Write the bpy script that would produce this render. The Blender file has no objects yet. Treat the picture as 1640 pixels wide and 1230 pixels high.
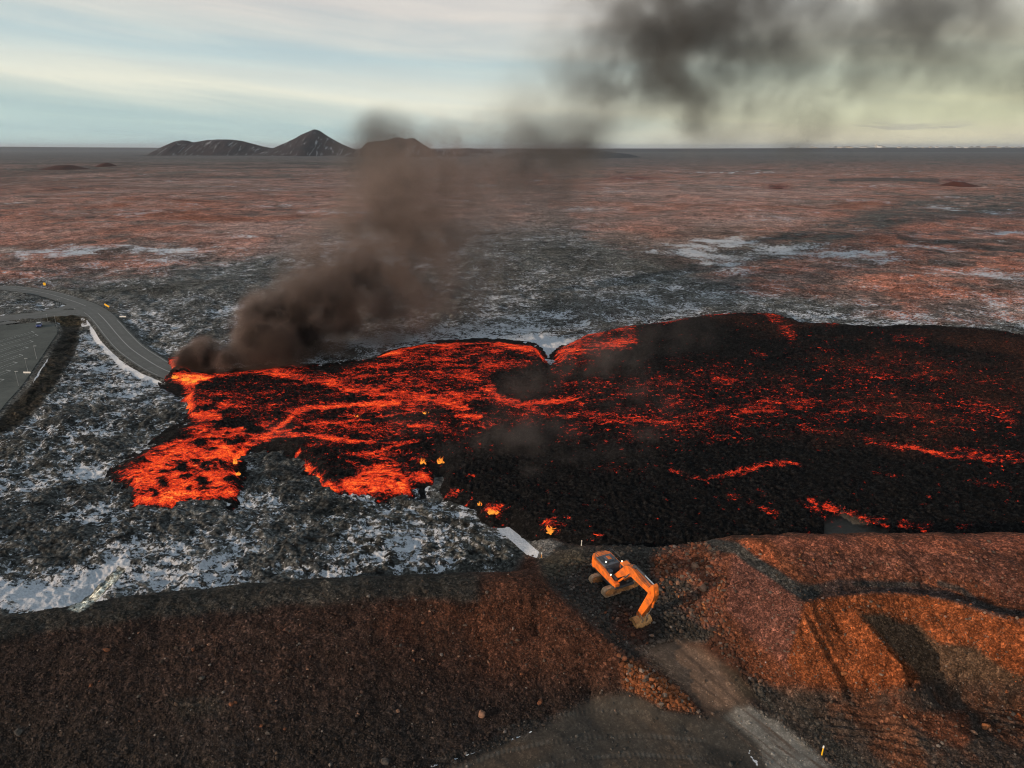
import bpy, bmesh, math, random
import numpy as np
from mathutils import Vector, Matrix, Euler
random.seed(7); RNG = np.random.default_rng(7)
SC = bpy.context.scene; COL = SC.collection
R = math.radians
# ---------------------------------------------------------------- camera geometry (photo pixels 1640x1230 -> metres)
H = 65.0; FP = 1093.3; TH = R(19.12)
ct, st = math.cos(TH), math.sin(TH)
def gpa(px, py, z):
    px = np.asarray(px, float); py = np.asarray(py, float)
    a = (px-820)/FP; b = (615-py)/FP
    dy = ct + b*st; dz = -st + b*ct
    t = (z-H)/dz
    return a*t, dy*t
def gp(px, py, z=0.0):
    x, y = gpa(px, py, z); return Vector((float(x), float(y), float(z)))
def proj(x, y, z):
    d = y*ct - (z-H)*st; u = y*st + (z-H)*ct
    d = np.maximum(d, 1e-3)
    return 820+FP*x/d, 615-FP*u/d
cam = bpy.data.cameras.new('camera'); cam.lens = 24; cam.sensor_width = 36; cam.clip_end = 150000; cam.clip_start = 0.5
co = bpy.data.objects.new('camera', cam); COL.objects.link(co); co.location = (0, 0, H); co.rotation_euler = (R(90)-TH, 0, 0)
SC.camera = co
# ---------------------------------------------------------------- object helpers
def tag(o, label=None, cat=None, group=None, kind=None):
    if label: o['label'] = label
    if cat: o['category'] = cat
    if group: o['group'] = group
    if kind: o['kind'] = kind
    return o
def link(name, me, mat=None, parent=None):
    o = bpy.data.objects.new(name, me); COL.objects.link(o)
    if mat is not None: me.materials.append(mat)
    if parent is not None: o.parent = parent
    return o
def empty(name, loc, rz=0):
    o = bpy.data.objects.new(name, None); COL.objects.link(o); o.location = loc; o.rotation_euler = (0, 0, rz); o.empty_display_size = .3
    return o
def np_mesh(name, V, Fq, smooth=True):
    """V (n,3), Fq (m,k) -> mesh"""
    me = bpy.data.meshes.new(name)
    V = np.ascontiguousarray(V, np.float32); Fq = np.ascontiguousarray(Fq, np.int32); k = Fq.shape[1]
    me.vertices.add(len(V)); me.vertices.foreach_set('co', V.ravel())
    me.loops.add(Fq.size); me.loops.foreach_set('vertex_index', Fq.ravel())
    me.polygons.add(len(Fq)); me.polygons.foreach_set('loop_start', np.arange(0, Fq.size, k, dtype=np.int32))
    try: me.polygons.foreach_set('loop_total', np.full(len(Fq), k, np.int32))
    except Exception: pass
    me.polygons.foreach_set('use_smooth', np.full(len(Fq), smooth))
    me.update(calc_edges=True); me.validate()
    return me
def attr_f(me, name, a):
    at = me.attributes.new(name, 'FLOAT', 'POINT'); at.data.foreach_set('value', np.ascontiguousarray(a, np.float32))
def attr_c(me, name, c):
    at = me.attributes.new(name, 'FLOAT_COLOR', 'POINT')
    A = np.ones((len(c), 4), np.float32); A[:, :3] = c; at.data.foreach_set('color', A.ravel())
def grid_faces(nr, nc):
    i = np.arange(nr*nc).reshape(nr, nc)
    return np.stack([i[:-1, :-1].ravel(), i[1:, :-1].ravel(), i[1:, 1:].ravel(), i[:-1, 1:].ravel()], 1)
# ---------------------------------------------------------------- numpy noise / masks
_P = np.random.default_rng(11).permutation(4096).astype(np.int64)
def pn(x, y, s=0):
    x = np.asarray(x, float)+s*17.37; y = np.asarray(y, float)+s*9.71
    xi = np.floor(x).astype(np.int64); yi = np.floor(y).astype(np.int64)
    xf = x-xi; yf = y-yi
    u = xf*xf*xf*(xf*(xf*6-15)+10); v = yf*yf*yf*(yf*(yf*6-15)+10)
    def g(ix, iy, fx, fy):
        h = _P[(_P[ix & 4095]+iy) & 4095]*(2*np.pi/4096)
        return np.cos(h)*fx+np.sin(h)*fy
    a = g(xi, yi, xf, yf); b = g(xi+1, yi, xf-1, yf); c = g(xi, yi+1, xf, yf-1); d = g(xi+1, yi+1, xf-1, yf-1)
    return 1.5*((a*(1-u)+b*u)*(1-v)+(c*(1-u)+d*u)*v)
def fbm(x, y, wl, octs=4, rough=.5, s=0, ridged=False):
    r = 0; a = 1.0; t = 0
    for i in range(octs):
        n = pn(x/wl, y/wl, s+i)
        r = r + a*((1-2*np.abs(n)) if ridged else n); t += a; a *= rough; wl *= .5
    return r/t
def sstep(a, b, x):
    t = np.clip((x-a)/(b-a), 0, 1); return t*t*(3-2*t)
def seg_dist(X, Y, pts):
    d = np.full(X.shape, 1e9)
    for (x0, y0), (x1, y1) in zip(pts[:-1], pts[1:]):
        dx, dy = x1-x0, y1-y0; L = dx*dx+dy*dy+1e-9
        t = np.clip(((X-x0)*dx+(Y-y0)*dy)/L, 0, 1)
        d = np.minimum(d, np.hypot(X-x0-t*dx, Y-y0-t*dy))
    return d
def poly_sd(X, Y, pts):
    """signed distance, positive inside"""
    ins = np.zeros(X.shape, bool)
    P = list(pts)+[pts[0]]
    for (x0, y0), (x1, y1) in zip(P[:-1], P[1:]):
        if y0 == y1: continue
        c = ((y0 > Y) != (y1 > Y)) & (X < (x1-x0)*(Y-y0)/(y1-y0)+x0)
        ins ^= c
    d = seg_dist(X, Y, P)
    return np.where(ins, d, -d)
def local(X, Y, pts, m):
    xs = [p[0] for p in pts]; ys = [p[1] for p in pts]
    return (X > min(xs)-m) & (X < max(xs)+m) & (Y > min(ys)-m) & (Y < max(ys)+m)
def area(X, Y, pts, soft=6):
    out = np.zeros(X.shape); k = local(X, Y, pts, soft+2)
    if k.any(): out[k] = sstep(-soft, soft, poly_sd(X[k], Y[k], pts))
    return out
def stroke(X, Y, pts, w, soft=None):
    soft = w if soft is None else soft
    out = np.zeros(X.shape); k = local(X, Y, pts, w+soft+2)
    if k.any(): out[k] = 1-sstep(w*.5, w*.5+soft, seg_dist(X[k], Y[k], pts))
    return out
def blob(X, Y, cx, cy, rx, ry, rot=0):
    c, s = math.cos(R(rot)), math.sin(R(rot)); dx = X-cx; dy = Y-cy
    return np.exp(-(((dx*c+dy*s)/rx)**2+((-dx*s+dy*c)/ry)**2))
def lin(r, g, b):
    return np.array([((v/255+.055)/1.055)**2.4 if v > 10 else v/255/12.92 for v in (r, g, b)])
# ---------------------------------------------------------------- material helper
class NT:
    def __init__(s, name, world=False):
        if world: s.m = bpy.data.worlds.new(name); SC.world = s.m
        else: s.m = bpy.data.materials.new(name)
        s.m.use_nodes = True; s.t = s.m.node_tree; s.t.nodes.clear()
    def n(s, typ, props=None, **inp):
        nd = s.t.nodes.new(typ)
        for k, v in (props or {}).items(): setattr(nd, k, v)
        for k, v in inp.items(): s.set(nd, k, v)
        return nd
    def set(s, nd, k, v):
        k = k.replace('_', ' ') if isinstance(k, str) and k not in nd.inputs else k
        if isinstance(k, str) and len(k) > 1 and k[0] == 'i' and k[1:].isdigit(): k = int(k[1:])
        sk = nd.inputs[k]
        if isinstance(v, bpy.types.NodeSocket): s.t.links.new(v, sk)
        elif isinstance(v, bpy.types.Node): s.t.links.new(v.outputs[0], sk)
        else:
            if sk.type == 'RGBA' and len(v) == 3: v = (*v, 1)
            sk.default_value = v
    def math(s, op, a, b=None, c=None, clamp=False):
        nd = s.t.nodes.new('ShaderNodeMath'); nd.operation = op; nd.use_clamp = clamp
        for i, v in enumerate((a, b, c)):
            if v is not None: s.set(nd, i, v)
        return nd.outputs[0]
    def mr(s, v, a, b, c, d, smooth=False):
        nd = s.n('ShaderNodeMapRange', {'interpolation_type': 'SMOOTHSTEP' if smooth else 'LINEAR'})
        for i, q in enumerate((v, a, b, c, d)): s.set(nd, i, q)
        return nd.outputs[0]
    def mix(s, f, a, b, mode='MIX'):
        nd = s.n('ShaderNodeMix', {'data_type': 'RGBA', 'blend_type': mode})
        s.set(nd, 0, f); s.set(nd, 6, a); s.set(nd, 7, b); return nd.outputs[2]
    def attr(s, name, out='Fac'):
        nd = s.n('ShaderNodeAttribute', {'attribute_name': name}); return nd.outputs[out]
    def noise(s, scale, detail=4, rough=.5, vec=None, dist=0, out='Fac', loc=None, sc=None):
        if vec is None: vec = s.n('ShaderNodeNewGeometry').outputs['Position']
        if loc or sc:
            mp = s.n('ShaderNodeMapping'); s.set(mp, 'Vector', vec)
            if loc: mp.inputs['Location'].default_value = loc
            if sc: mp.inputs['Scale'].default_value = sc
            vec = mp.outputs[0]
        nd = s.n('ShaderNodeTexNoise'); s.set(nd, 'Vector', vec)
        nd.inputs['Scale'].default_value = scale; nd.inputs['Detail'].default_value = detail
        nd.inputs['Roughness'].default_value = rough; nd.inputs['Distortion'].default_value = dist
        return nd.outputs[out]
    def out(s, sh, vol=None):
        o = s.n('ShaderNodeOutputMaterial')
        if sh is not None: s.set(o, 'Surface', sh)
        if vol is not None: s.set(o, 'Volume', vol)
        return s.m
def simple(name, col, rough=.6, metal=0, var=.25, scale=3, spec=.3, dirt=None):
    t = NT(name)
    tc = t.n('ShaderNodeTexCoord').outputs['Object']
    n = t.noise(scale, 5, .6, tc)
    c = t.mix(1, col, t.n('ShaderNodeCombineColor', None, Red=t.mr(n, .3, .7, 1-var, 1+var), Green=t.mr(n, .3, .7, 1-var, 1+var), Blue=t.mr(n, .3, .7, 1-var, 1+var)).outputs[0], 'MULTIPLY')
    if dirt:
        n2 = t.noise(scale*.6, 6, .7, tc, loc=(5, 3, 1)); c = t.mix(t.mr(n2, .45, .62, 0, .8), c, dirt)
    b = t.n('ShaderNodeBsdfPrincipled', None, Base_Color=c, Roughness=rough, Metallic=metal)
    b.inputs['Specular IOR Level'].default_value = spec
    return t.out(b)
# ================================================================ TERRAIN
# man-made ground in the foreground: control heights (photo pixel, height)
def dens_(P, st=14.):
    out = []
    for a, b in zip(P[:-1], P[1:]):
        n = max(1, int(math.hypot(b[0]-a[0], b[1]-a[1])/st))
        for i in range(n): out.append(tuple(a[j]+(b[j]-a[j])*i/n for j in range(len(a))))
    return out+[P[-1]]
CREST = [(-420, 1060), (-200, 1022), (-80, 1004), (0, 991), (75, 978), (150, 966), (225, 956), (300, 948), (375, 941), (450, 934), (525, 929), (600, 926), (675, 924), (750, 922), (815, 921), (852, 922)]
CP = []
for (x, y) in CREST:
    CP.append((x, y, 9.0)); w = 34 if x < 300 else 28
    CP.append((x-6, y+w, 8.9))
    X, Y = gpa(x, y, 9.0); CP.append(('w', X, Y+2.5, 7.6)); CP.append(('w', X, Y+13, .3)); CP.append(('w', X, Y+24, 0))
TOE = [(-500, 1400), (-200, 1345), (0, 1322), (200, 1300), (400, 1275), (550, 1252), (700, 1222), (800, 1180), (880, 1140), (945, 1112)]
for (x, y) in TOE: CP.append((x, y, 0.1))
for (x, y) in [(-100, 1180), (0, 1165), (150, 1150), (300, 1135), (450, 1110), (600, 1080), (700, 1055), (780, 1040), (860, 1020)]: CP.append((x, y, 4.3))
# spur edge of the left berm falling towards the ramp
CP += dens_([(852, 922, 9.0), (880, 948, 8.3), (905, 968, 7.7), (930, 990, 7.1), (955, 1012, 6.5), (980, 1036, 5.7), (1000, 1056, 4.6)], 11)+[(850, 970, 8.2), (880, 1010, 6.6), (920, 1040, 5.3), (950, 1075, 3.0)]
CP += dens_([(866, 918, 6.2), (890, 943, 5.9), (915, 963, 5.3), (940, 983, 4.9), (968, 1004, 4.3), (992, 1028, 3.7), (1008, 1045, 3.3)], 11)
# gap floor, rim against the lava
CP += [(930, 930, 5.0), (960, 960, 4.6), (1000, 950, 4.6), (1030, 940, 4.6), (1000, 985, 3.9), (1022, 1000, 3.0), (1050, 985, 3.7), (1080, 1000, 3.9), (1040, 1010, 3.7), (985, 915, 5.0), (1040, 905, 5.0), (1090, 945, 5.0),
       (1020, 1030, 3.1), (1060, 1035, 3.0), (1100, 1025, 3.1), (1110, 1080, 2.0), (1160, 1060, 2.6), (1060, 1080, 2.2), (1180, 1130, 1.1), (1140, 1140, 1.0), (1220, 1120, 1.3)]
for (x, y, z) in [(880, 893, 4.9), (920, 878, 5.2), (960, 874, 5.6), (1010, 876, 5.8), (1060, 878, 6.0), (1105, 874, 6.8), (1140, 868, 8.0)]:
    CP.append((x, y, z)); X, Y = gpa(x, y, z); CP.append(('w', X, Y+4, z-2.6)); CP.append(('w', X, Y+14, .2)); CP.append(('w', X, Y+25, 0))
CP += [(866, 903, 5.0), (862, 893, 1.8), (846, 886, .3), (815, 868, 0), (790, 850, 0), (870, 878, 1.6), (840, 855, 0), (880, 866, 2.0), (810, 838, 0), (770, 870, 0), (800, 885, 0)]
# rubble slope on the right of the gap
CP += [(1050, 890, 6.4), (1075, 915, 5.9), (1110, 900, 7.2), (1125, 940, 6.4), (1150, 900, 8.6), (1150, 960, 6.6), (1130, 985, 5.0), (1150, 1010, 4.6), (1180, 1050, 3.6)]
# right block
CP += [(1180, 868, 9.8), (1175, 890, 9.4), (1165, 930, 8.2), (1200, 900, 9.6), (1230, 925, 9.5), (1265, 948, 9.5), (1290, 966, 9.4), (1170, 975, 6.4), (1210, 960, 8.0), (1250, 985, 8.0), (1200, 1010, 5.6),
       (1240, 1030, 5.8), (1280, 1010, 7.9), (1215, 1050, 3.6), (1240, 1075, 3.0), (1270, 1070, 4.2), (1290, 1090, 3.4), (1250, 1105, 1.6), (1300, 1120, 2.0)]
for (x, y, z) in [(1185, 863, 10.4), (1210, 862, 11.4), (1260, 860, 11.8), (1330, 858, 12), (1420, 857, 12), (1520, 857, 12), (1640, 856, 12), (1800, 856, 12), (2050, 858, 12)]:
    CP.append((x, y, z)); X, Y = gpa(x, y, z); CP.append(('w', X, Y+3, z-1.5)); CP.append(('w', X, Y+8, z-5)); CP.append(('w', X, Y+17, .2)); CP.append(('w', X, Y+28, 0))
CP += [(1220, 885, 10.6), (1260, 895, 10.9), (1340, 890, 11.2), (1440, 895, 11.2), (1540, 900, 11.2), (1640, 905, 11.2), (1800, 910, 11.2), (1250, 915, 10.2)]
CP += [(1290, 925, 10.2), (1380, 922, 10.2), (1460, 925, 10.2), (1540, 940, 10.0), (1600, 965, 9.6), (1660, 985, 9.6), (1800, 1010, 9.6)]
CP += [(1305, 948, 8.8), (1380, 936, 8.8), (1450, 936, 8.8), (1520, 948, 8.8), (1580, 966, 8.7), (1640, 985, 8.7), (1760, 1015, 8.7)]
RIM = [(1300, 968, 9.5), (1330, 960, 9.6), (1365, 956, 9.6), (1400, 954, 9.6), (1440, 954, 9.6), (1480, 957, 9.6), (1520, 966, 9.6), (1560, 979, 9.6), (1600, 991, 9.6), (1640, 1003, 9.6), (1700, 1022, 9.6), (1800, 1055, 9.6)]
def dens(P, st=14.):
    out = []
    for a, b in zip(P[:-1], P[1:]):
        n = max(1, int(math.hypot(b[0]-a[0], b[1]-a[1])/st))
        for i in range(n): out.append(tuple(a[j]+(b[j]-a[j])*i/n for j in range(len(a))))
    return out+[P[-1]]
RIM = dens(RIM)
CP += RIM
for (x, y, z) in RIM: CP.append((x+2, y-9, 8.8)); CP.append((x-1, y+5, z-.3))
for x in range(1500, 1840, 40): CP.append((x, 1128+(x-1500)*.02, .4))
# spurs and gullies left of the pit
CP += dens([(1372, 984, 9.4), (1395, 1010, 8.9), (1420, 1038, 8.0), (1445, 1064, 6.9), (1465, 1084, 5.6), (1482, 1100, 3.4)], 10)
CP += [(1420, 1000, 7.5), (1460, 1030, 6.5), (1520, 1060, 5)]
CP += [(1350, 1010, 6.8), (1370, 1045, 5.4), (1395, 1080, 4.0), (1415, 1105, 2.6), (1315, 1000, 7.8), (1325, 1040, 6.2), (1335, 1080, 4.3), (1345, 1110, 2.6), (1300, 1035, 6.9), (1305, 1070, 5.0), (1312, 1100, 3.2), (1440, 1100, 2.6)]
CP += [(1300, 1150, 1.0), (1380, 1135, 1.3), (1450, 1125, 1.6), (1430, 1165, 1.5), (1480, 1150, 1.9), (1530, 1160, 1.8), (1550, 1180, 1.6), (1500, 1190, .9), (1560, 1140, .4), (1600, 1150, .5), (1640, 1170, .6), (1400, 1190, .6), (1350, 1180, .4), (1640, 1230, .5), (1500, 1235, .2), (1300, 1200, .1), (1800, 1200, 1), (2000, 1200, 1.5)]
# orange heap between ramp and the lower road
CP += [(1000, 1070, 3.9), (1030, 1090, 3.6), (1060, 1110, 3.0), (1090, 1130, 2.0), (1115, 1142, 1.0), (990, 1100, 2.0), (1020, 1115, 1.5), (1060, 1132, 1.0), (1050, 1070, 2.5), (1085, 1105, 1.6), (1120, 1120, 1.3)]
# flat lower road
CP += [(900, 1180, 0), (1000, 1150, 0), (1100, 1170, 0), (1000, 1220, 0), (800, 1230, 0), (1200, 1200, .1), (1180, 1160, .3), (1280, 1230, 0), (700, 1300, 0), (1000, 1320, 0), (1300, 1320, 0), (1600, 1320, 0), (0, 1450, 0), (400, 1400, 0), (1800, 1320, 0.5), (1000, 1600, 0), (500, 1600, 0), (1500, 1600, 0)]
_cx, _cy, _cz = [], [], []
for c in CP:
    if c[0] == 'w': _cx.append(float(c[1])); _cy.append(float(c[2])); _cz.append(c[3])
    else:
        X, Y = gpa(c[0], c[1], c[2]); _cx.append(float(X)); _cy.append(float(Y)); _cz.append(c[2])
for x in np.arange(-120, 161, 20.): _cx.append(x); _cy.append(132.); _cz.append(0)
for y in (-20, 5, 30): 
    for x in np.arange(-140, 161, 35.): _cx.append(x); _cy.append(y); _cz.append(0)
_cx, _cy, _cz = map(np.array, (_cx, _cy, _cz))
_n = len(_cx); _D = np.hypot(_cx[:, None]-_cx, _cy[:, None]-_cy)
_A = np.zeros((_n+1, _n+1)); _A[:_n, :_n] = _D - 0.25*np.eye(_n); _A[:_n, _n] = 1; _A[_n, :_n] = 1
_w = np.linalg.solve(_A, np.r_[_cz, 0])
def rbf(x, y):
    o = np.empty(x.shape); xf = x.ravel(); yf = y.ravel(); of = o.ravel()
    for i in range(0, xf.size, 60000):
        a = xf[i:i+60000]; b = yf[i:i+60000]
        of[i:i+60000] = np.hypot(a[:, None]-_cx, b[:, None]-_cy) @ _w[:_n] + _w[_n]
    return of.reshape(x.shape)
PRIM = dens([(1374, 978, 9.3), (1398, 963, 9.5), (1430, 957, 9.6), (1480, 958, 9.6), (1520, 966, 9.6), (1560, 979, 9.6), (1600, 991, 9.6), (1640, 1003, 9.6), (1700, 1022, 9.6), (1800, 1055, 9.6), (1900, 1090, 9.6)], 20)
PSPUR = dens([(1372, 984, 9.4), (1395, 1010, 8.9), (1420, 1038, 8.0), (1445, 1064, 6.9), (1465, 1084, 5.6), (1482, 1100, 3.4), (1500, 1122, .5)], 14)
_w3 = lambda P: np.array([(*[float(v) for v in gpa(a, b, c)], c) for a, b, c in P])
_PR, _PS = _w3(PRIM), _w3(PSPUR)
_PPOLY = [tuple(v[:2]) for v in _PS[::-1]]+[tuple(v[:2]) for v in _PR]+[(float(gpa(1900, 1150, 0)[0]), float(gpa(1900, 1150, 0)[1])), (float(gpa(1600, 1138, 0)[0]), float(gpa(1600, 1138, 0)[1]))]
def line_drop(X, Y, L, slope):
    best = np.full(X.shape, 99.)
    for a, b in zip(L[:-1], L[1:]):
        dx, dy = b[0]-a[0], b[1]-a[1]; t_ = np.clip(((X-a[0])*dx+(Y-a[1])*dy)/(dx*dx+dy*dy), 0, 1)
        d = np.hypot(X-a[0]-t_*dx, Y-a[1]-t_*dy); best = np.minimum(best, d+(9.6-(a[2]+t_*(b[2]-a[2])))/slope)
    return 9.6-slope*best
def pit(X, Y, h):
    ins = poly_sd(X, Y, _PPOLY); d1 = line_drop(X+.5*pn(X/3, Y/3, 201), Y+.8*pn(X/2.6, Y/2.6, 202), _PR, 1.0); d2 = line_drop(X, Y, _PS, 1.9)
    z = np.maximum(np.maximum(d1, -.9+.25*pn(X/3, Y/3, 203)) if False else np.maximum(d1, -1.8), np.minimum(d2, 99))
    z = np.where(d2 > d1, np.maximum(d2, -2.8), np.maximum(d1, -2.8))
    return np.where(ins > 0, np.minimum(h, z), h)
# far edge of the man-made ground, y as a function of x
_bx, _by = [-400, -110], [84, 84]
for (x, y) in CREST[2:-1]:
    X, Y = gpa(x, y, 9.0); _bx.append(float(X)); _by.append(float(Y)+11)
for (x, y, z) in [(880, 893, 4.9), (960, 874, 5.6), (1060, 878, 6.0), (1140, 868, 8.0), (1210, 862, 11.4), (1420, 857, 12), (1640, 856, 12), (2050, 858, 12)]:
    X, Y = gpa(x, y, z); _bx.append(float(X)); _by.append(float(Y)+16)
_bx.append(500); _by.append(_by[-1])
def made(x, y):
    return 1-sstep(-3, 4, y-np.interp(x, _bx, _by))
# the roads on the natural ground (photo pixels on z=0): centre line and width in metres
ROAD = [(-420, 492), (-300, 478), (-200, 469), (-100, 463), (0, 461), (40, 464), (75, 470), (105, 478.5), (135, 489), (157, 502), (172, 517), (188, 536), (207, 556), (232, 574), (257, 589), (285, 600), (330, 610), (400, 622)]
CARPARK = [(-260, 512), (-60, 519), (0, 521), (40, 518), (75, 516), (88, 522), (92, 532), (82, 548), (70, 566), (55, 588), (36, 616), (10, 645), (-30, 690), (-120, 740), (-420, 760), (-560, 620)]
SIDE = [(-300, 524), (-60, 517), (0, 510), (50, 505), (95, 502), (130, 499), (160, 500)]
_carw = [tuple(float(v) for v in gpa(a, b, 0)) for a, b in CARPARK]
_roadw = [tuple(float(v) for v in gpa(a, b, 0)) for a, b in ROAD]
_sidew = [tuple(float(v) for v in gpa(a, b, 0)) for a, b in SIDE]
LAVA = [(262, 603), (285, 614), (308, 621), (300, 640), (305, 662), (318, 673), (275, 690), (245, 713), (222, 727), (197, 744), (182, 756), (196, 763), (205, 770), (214, 778), (208, 800), (224, 806), (243, 805), (258, 810), (275, 809), (284, 797), (318, 797), (328, 801), (340, 796), (372, 797), (385, 780), (383, 758), (374, 742), (373, 730), (382, 720), (400, 712), (430, 712), (455, 717), (480, 728), (500, 742), (512, 758), (516, 770), (530, 783), (562, 787), (580, 790), (588, 787), (612, 792), (630, 789), (658, 790), (653, 770), (672, 773), (690, 771), (696, 760), (712, 756), (706, 780), (716, 792), (738, 796), (765, 803), (772, 822), (790, 831), (818, 829), (850, 848), (872, 862), (905, 874), (960, 890), (1060, 892), (1180, 882), (1330, 884), (1700, 890), (2250, 890),
        (2250, 560), (1800, 546), (1640, 535), (1560, 525), (1480, 520), (1400, 522), (1330, 518), (1282, 516), (1262, 508), (1240, 502), (1190, 500), (1130, 504), (1060, 515), (1000, 522), (940, 535), (908, 552), (892, 562), (902, 572), (898, 578), (880, 584), (868, 572), (860, 556), (850, 552), (822, 550), (800, 545), (780, 546), (740, 548), (680, 550), (640, 555), (608, 568), (580, 577), (552, 584), (520, 588), (478, 589), (466, 583), (430, 588), (400, 592), (340, 597), (304, 594), (302, 575), (288, 569), (272, 572), (268, 580), (276, 588), (268, 597)]
_lavw = [tuple(float(v) for v in gpa(a, b, 1.0)) for a, b in LAVA]
def smooth_line(P, n=6):
    Q = np.array(P, float); out = []
    for i in range(len(Q)-1):
        p0 = Q[max(i-1, 0)]; p1 = Q[i]; p2 = Q[i+1]; p3 = Q[min(i+2, len(Q)-1)]
        for t in np.arange(0, 1, 1/n): out.append(.5*((2*p1)+(-p0+p2)*t+(2*p0-5*p1+4*p2-p3)*t*t+(-p0+3*p1-3*p2+p3)*t**3))
    out.append(Q[-1]); return [tuple(float(c) for c in v) for v in out]
def flat_mask(x, y):
    """1 where a road or the car park lies"""
    m = np.zeros(x.shape); k = (x > -700) & (x < -60) & (y > 120) & (y < 460)
    if k.any():
        X, Y = x[k], y[k]
        d = np.minimum(seg_dist(X, Y, smooth_line(_roadw))-4.5, seg_dist(X, Y, _sidew)-5.0)
        d = np.minimum(d, -poly_sd(X, Y, _carw)-1)
        m[k] = 1-sstep(0, 3.2, d)
    return m
def height(x, y, rowstep=.5):
    """ground height; rowstep = local vertex spacing in metres, so detail finer than that is left out"""
    m = made(x, y); h = np.zeros(x.shape)
    k = m > .001
    if k.any(): h[k] = rbf(x[k], y[k])
    k = (x > 38) & (x < 95) & (y > 52) & (y < 84)
    if k.any(): h[k] = pit(x[k], y[k], h[k])
    fade = lambda wl: np.clip(wl/(2.2*np.maximum(rowstep, .01))-.5, 0, 1)
    nat = 1-m
    nh = np.zeros(x.shape)
    for i, (wl, am) in enumerate([(900, 7), (300, 3.2), (120, 1.6), (45, 1.0), (18, .75), (8, .55), (4, .46), (2, .36), (1, .20)]):
        f = fade(wl)
        if wl >= 300: f = f*sstep(300, 1500, np.hypot(x, y))
        k2 = (f > 0)
        if not k2.any(): continue
        n = pn(x[k2]/wl, y[k2]/wl*1.0, 40+i)
        if wl <= 18: n = .35-1.6*np.abs(n)+.35*n
        nh[k2] += (am*f*np.ones(x.shape))[k2]*n
    fm = flat_mask(x, y)
    lm = np.zeros(x.shape); k = (y > 100) & (y < 305) & (x > -135) & (x < 420)
    if k.any() and x.size > 200: lm[k] = sstep(-1.5, 3, poly_sd(x[k], y[k], _lavw))
    tw = [tuple(float(v) for v in gpa(a, b, 0)) for a, b in [(690, 765), (740, 800), (800, 842), (840, 870), (866, 892)]]
    k = (y > 85) & (y < 145) & (x > -30) & (x < 15)
    if k.any(): lm[k] = np.maximum(lm[k], 1.12*(1-sstep(2.2, 4.5, seg_dist(x[k], y[k], tw))))
    lowl = 1-.45*area(x, y, [(-90, 80), (-50, 70), (-36, 80), (-34, 92), (-44, 90), (-56, 84), (-80, 92)], 3)
    near = nh*nat*(1-fm)*lowl*(1-.85*lm)
    mm = np.zeros(x.shape)
    k = m > .01
    if k.any():
        X, Y = x[k], y[k]
        g = .28*pn(X/5, Y/5, 3)+.15*pn(X/2, Y/2, 4)+.10*pn(X/.9, Y/.9, 5)+.055*pn(X/.45, Y/.45, 6)
        U, V = proj(X, Y, h[k])
        smoothz = np.clip(area(U, V, ROADLOW, 10)+area(U, V, RAMP, 12)*.75, 0, 1)
        gul = area(U, V, GULLY, 10)
        q = X*.9+Y*.35+1.2*pn(X/6, Y/6, 9)
        g = g*(1-.85*smoothz) - gul*.95*np.abs(pn(q/2.0, Y/16, 8)) + gul*.22
        rimw = [tuple(float(v) for v in gpa(a, b, c_)) for a, b, c_ in RIM]; g = g+.55*(1-sstep(.1, 1.0, seg_dist(X, Y, rimw)))
        spw = [tuple(float(v) for v in gpa(a, b, c_)) for a, b, c_ in [(1372, 984, 9.0), (1395, 1010, 8.2), (1420, 1038, 7.2), (1445, 1064, 6.0), (1465, 1084, 4.8), (1482, 1100, 3.0)]]; g = g+.35*(1-sstep(.1, 1.0, seg_dist(X, Y, spw)))
        trd = stroke(U, V, [(735, 1230), (800, 1205), (870, 1190), (950, 1180), (1040, 1178), (1130, 1186)], 5, 4)+stroke(U, V, [(860, 1230), (930, 1214), (1020, 1208), (1120, 1214), (1180, 1228)], 5, 4)+stroke(U, V, [(800, 1168), (870, 1150), (950, 1136), (1030, 1140)], 5, 4)+stroke(U, V, [(880, 1150), (940, 1122), (1000, 1120), (1060, 1140)], 5, 4); g = g+trd*(.018*np.sin(X*11)-.03)
        rip = area(U, V, RIPPLE, 12); g = g+rip*.13*np.sin((Y*1.0+X*.25+1.2*pn(X/9, Y/5, 12))*5.2)
        mm[k] = g*m[k]
    return h*m+near+mm-fm*.12, m, fm, nh
ROADLOW = [(690, 1240), (760, 1212), (860, 1165), (950, 1115), (1010, 1108), (1060, 1135), (1130, 1150), (1190, 1128), (1250, 1160), (1345, 1240), (1200, 1400), (600, 1400)]
RAMP = [(1030, 1035), (1090, 1020), (1140, 1030), (1180, 1065), (1215, 1120), (1190, 1150), (1130, 1150), (1080, 1090)]
GULLY = [(1290, 965), (1640, 1005), (1660, 1060), (1560, 1040), (1470, 1000), (1385, 990), (1470, 1090), (1420, 1115), (1300, 1120), (1275, 1060)]
RIPPLE = [(1270, 1125), (1400, 1120), (1470, 1130), (1560, 1120), (1640, 1140), (1640, 1175), (1560, 1160), (1470, 1150), (1500, 1230), (1330, 1180)]
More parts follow.
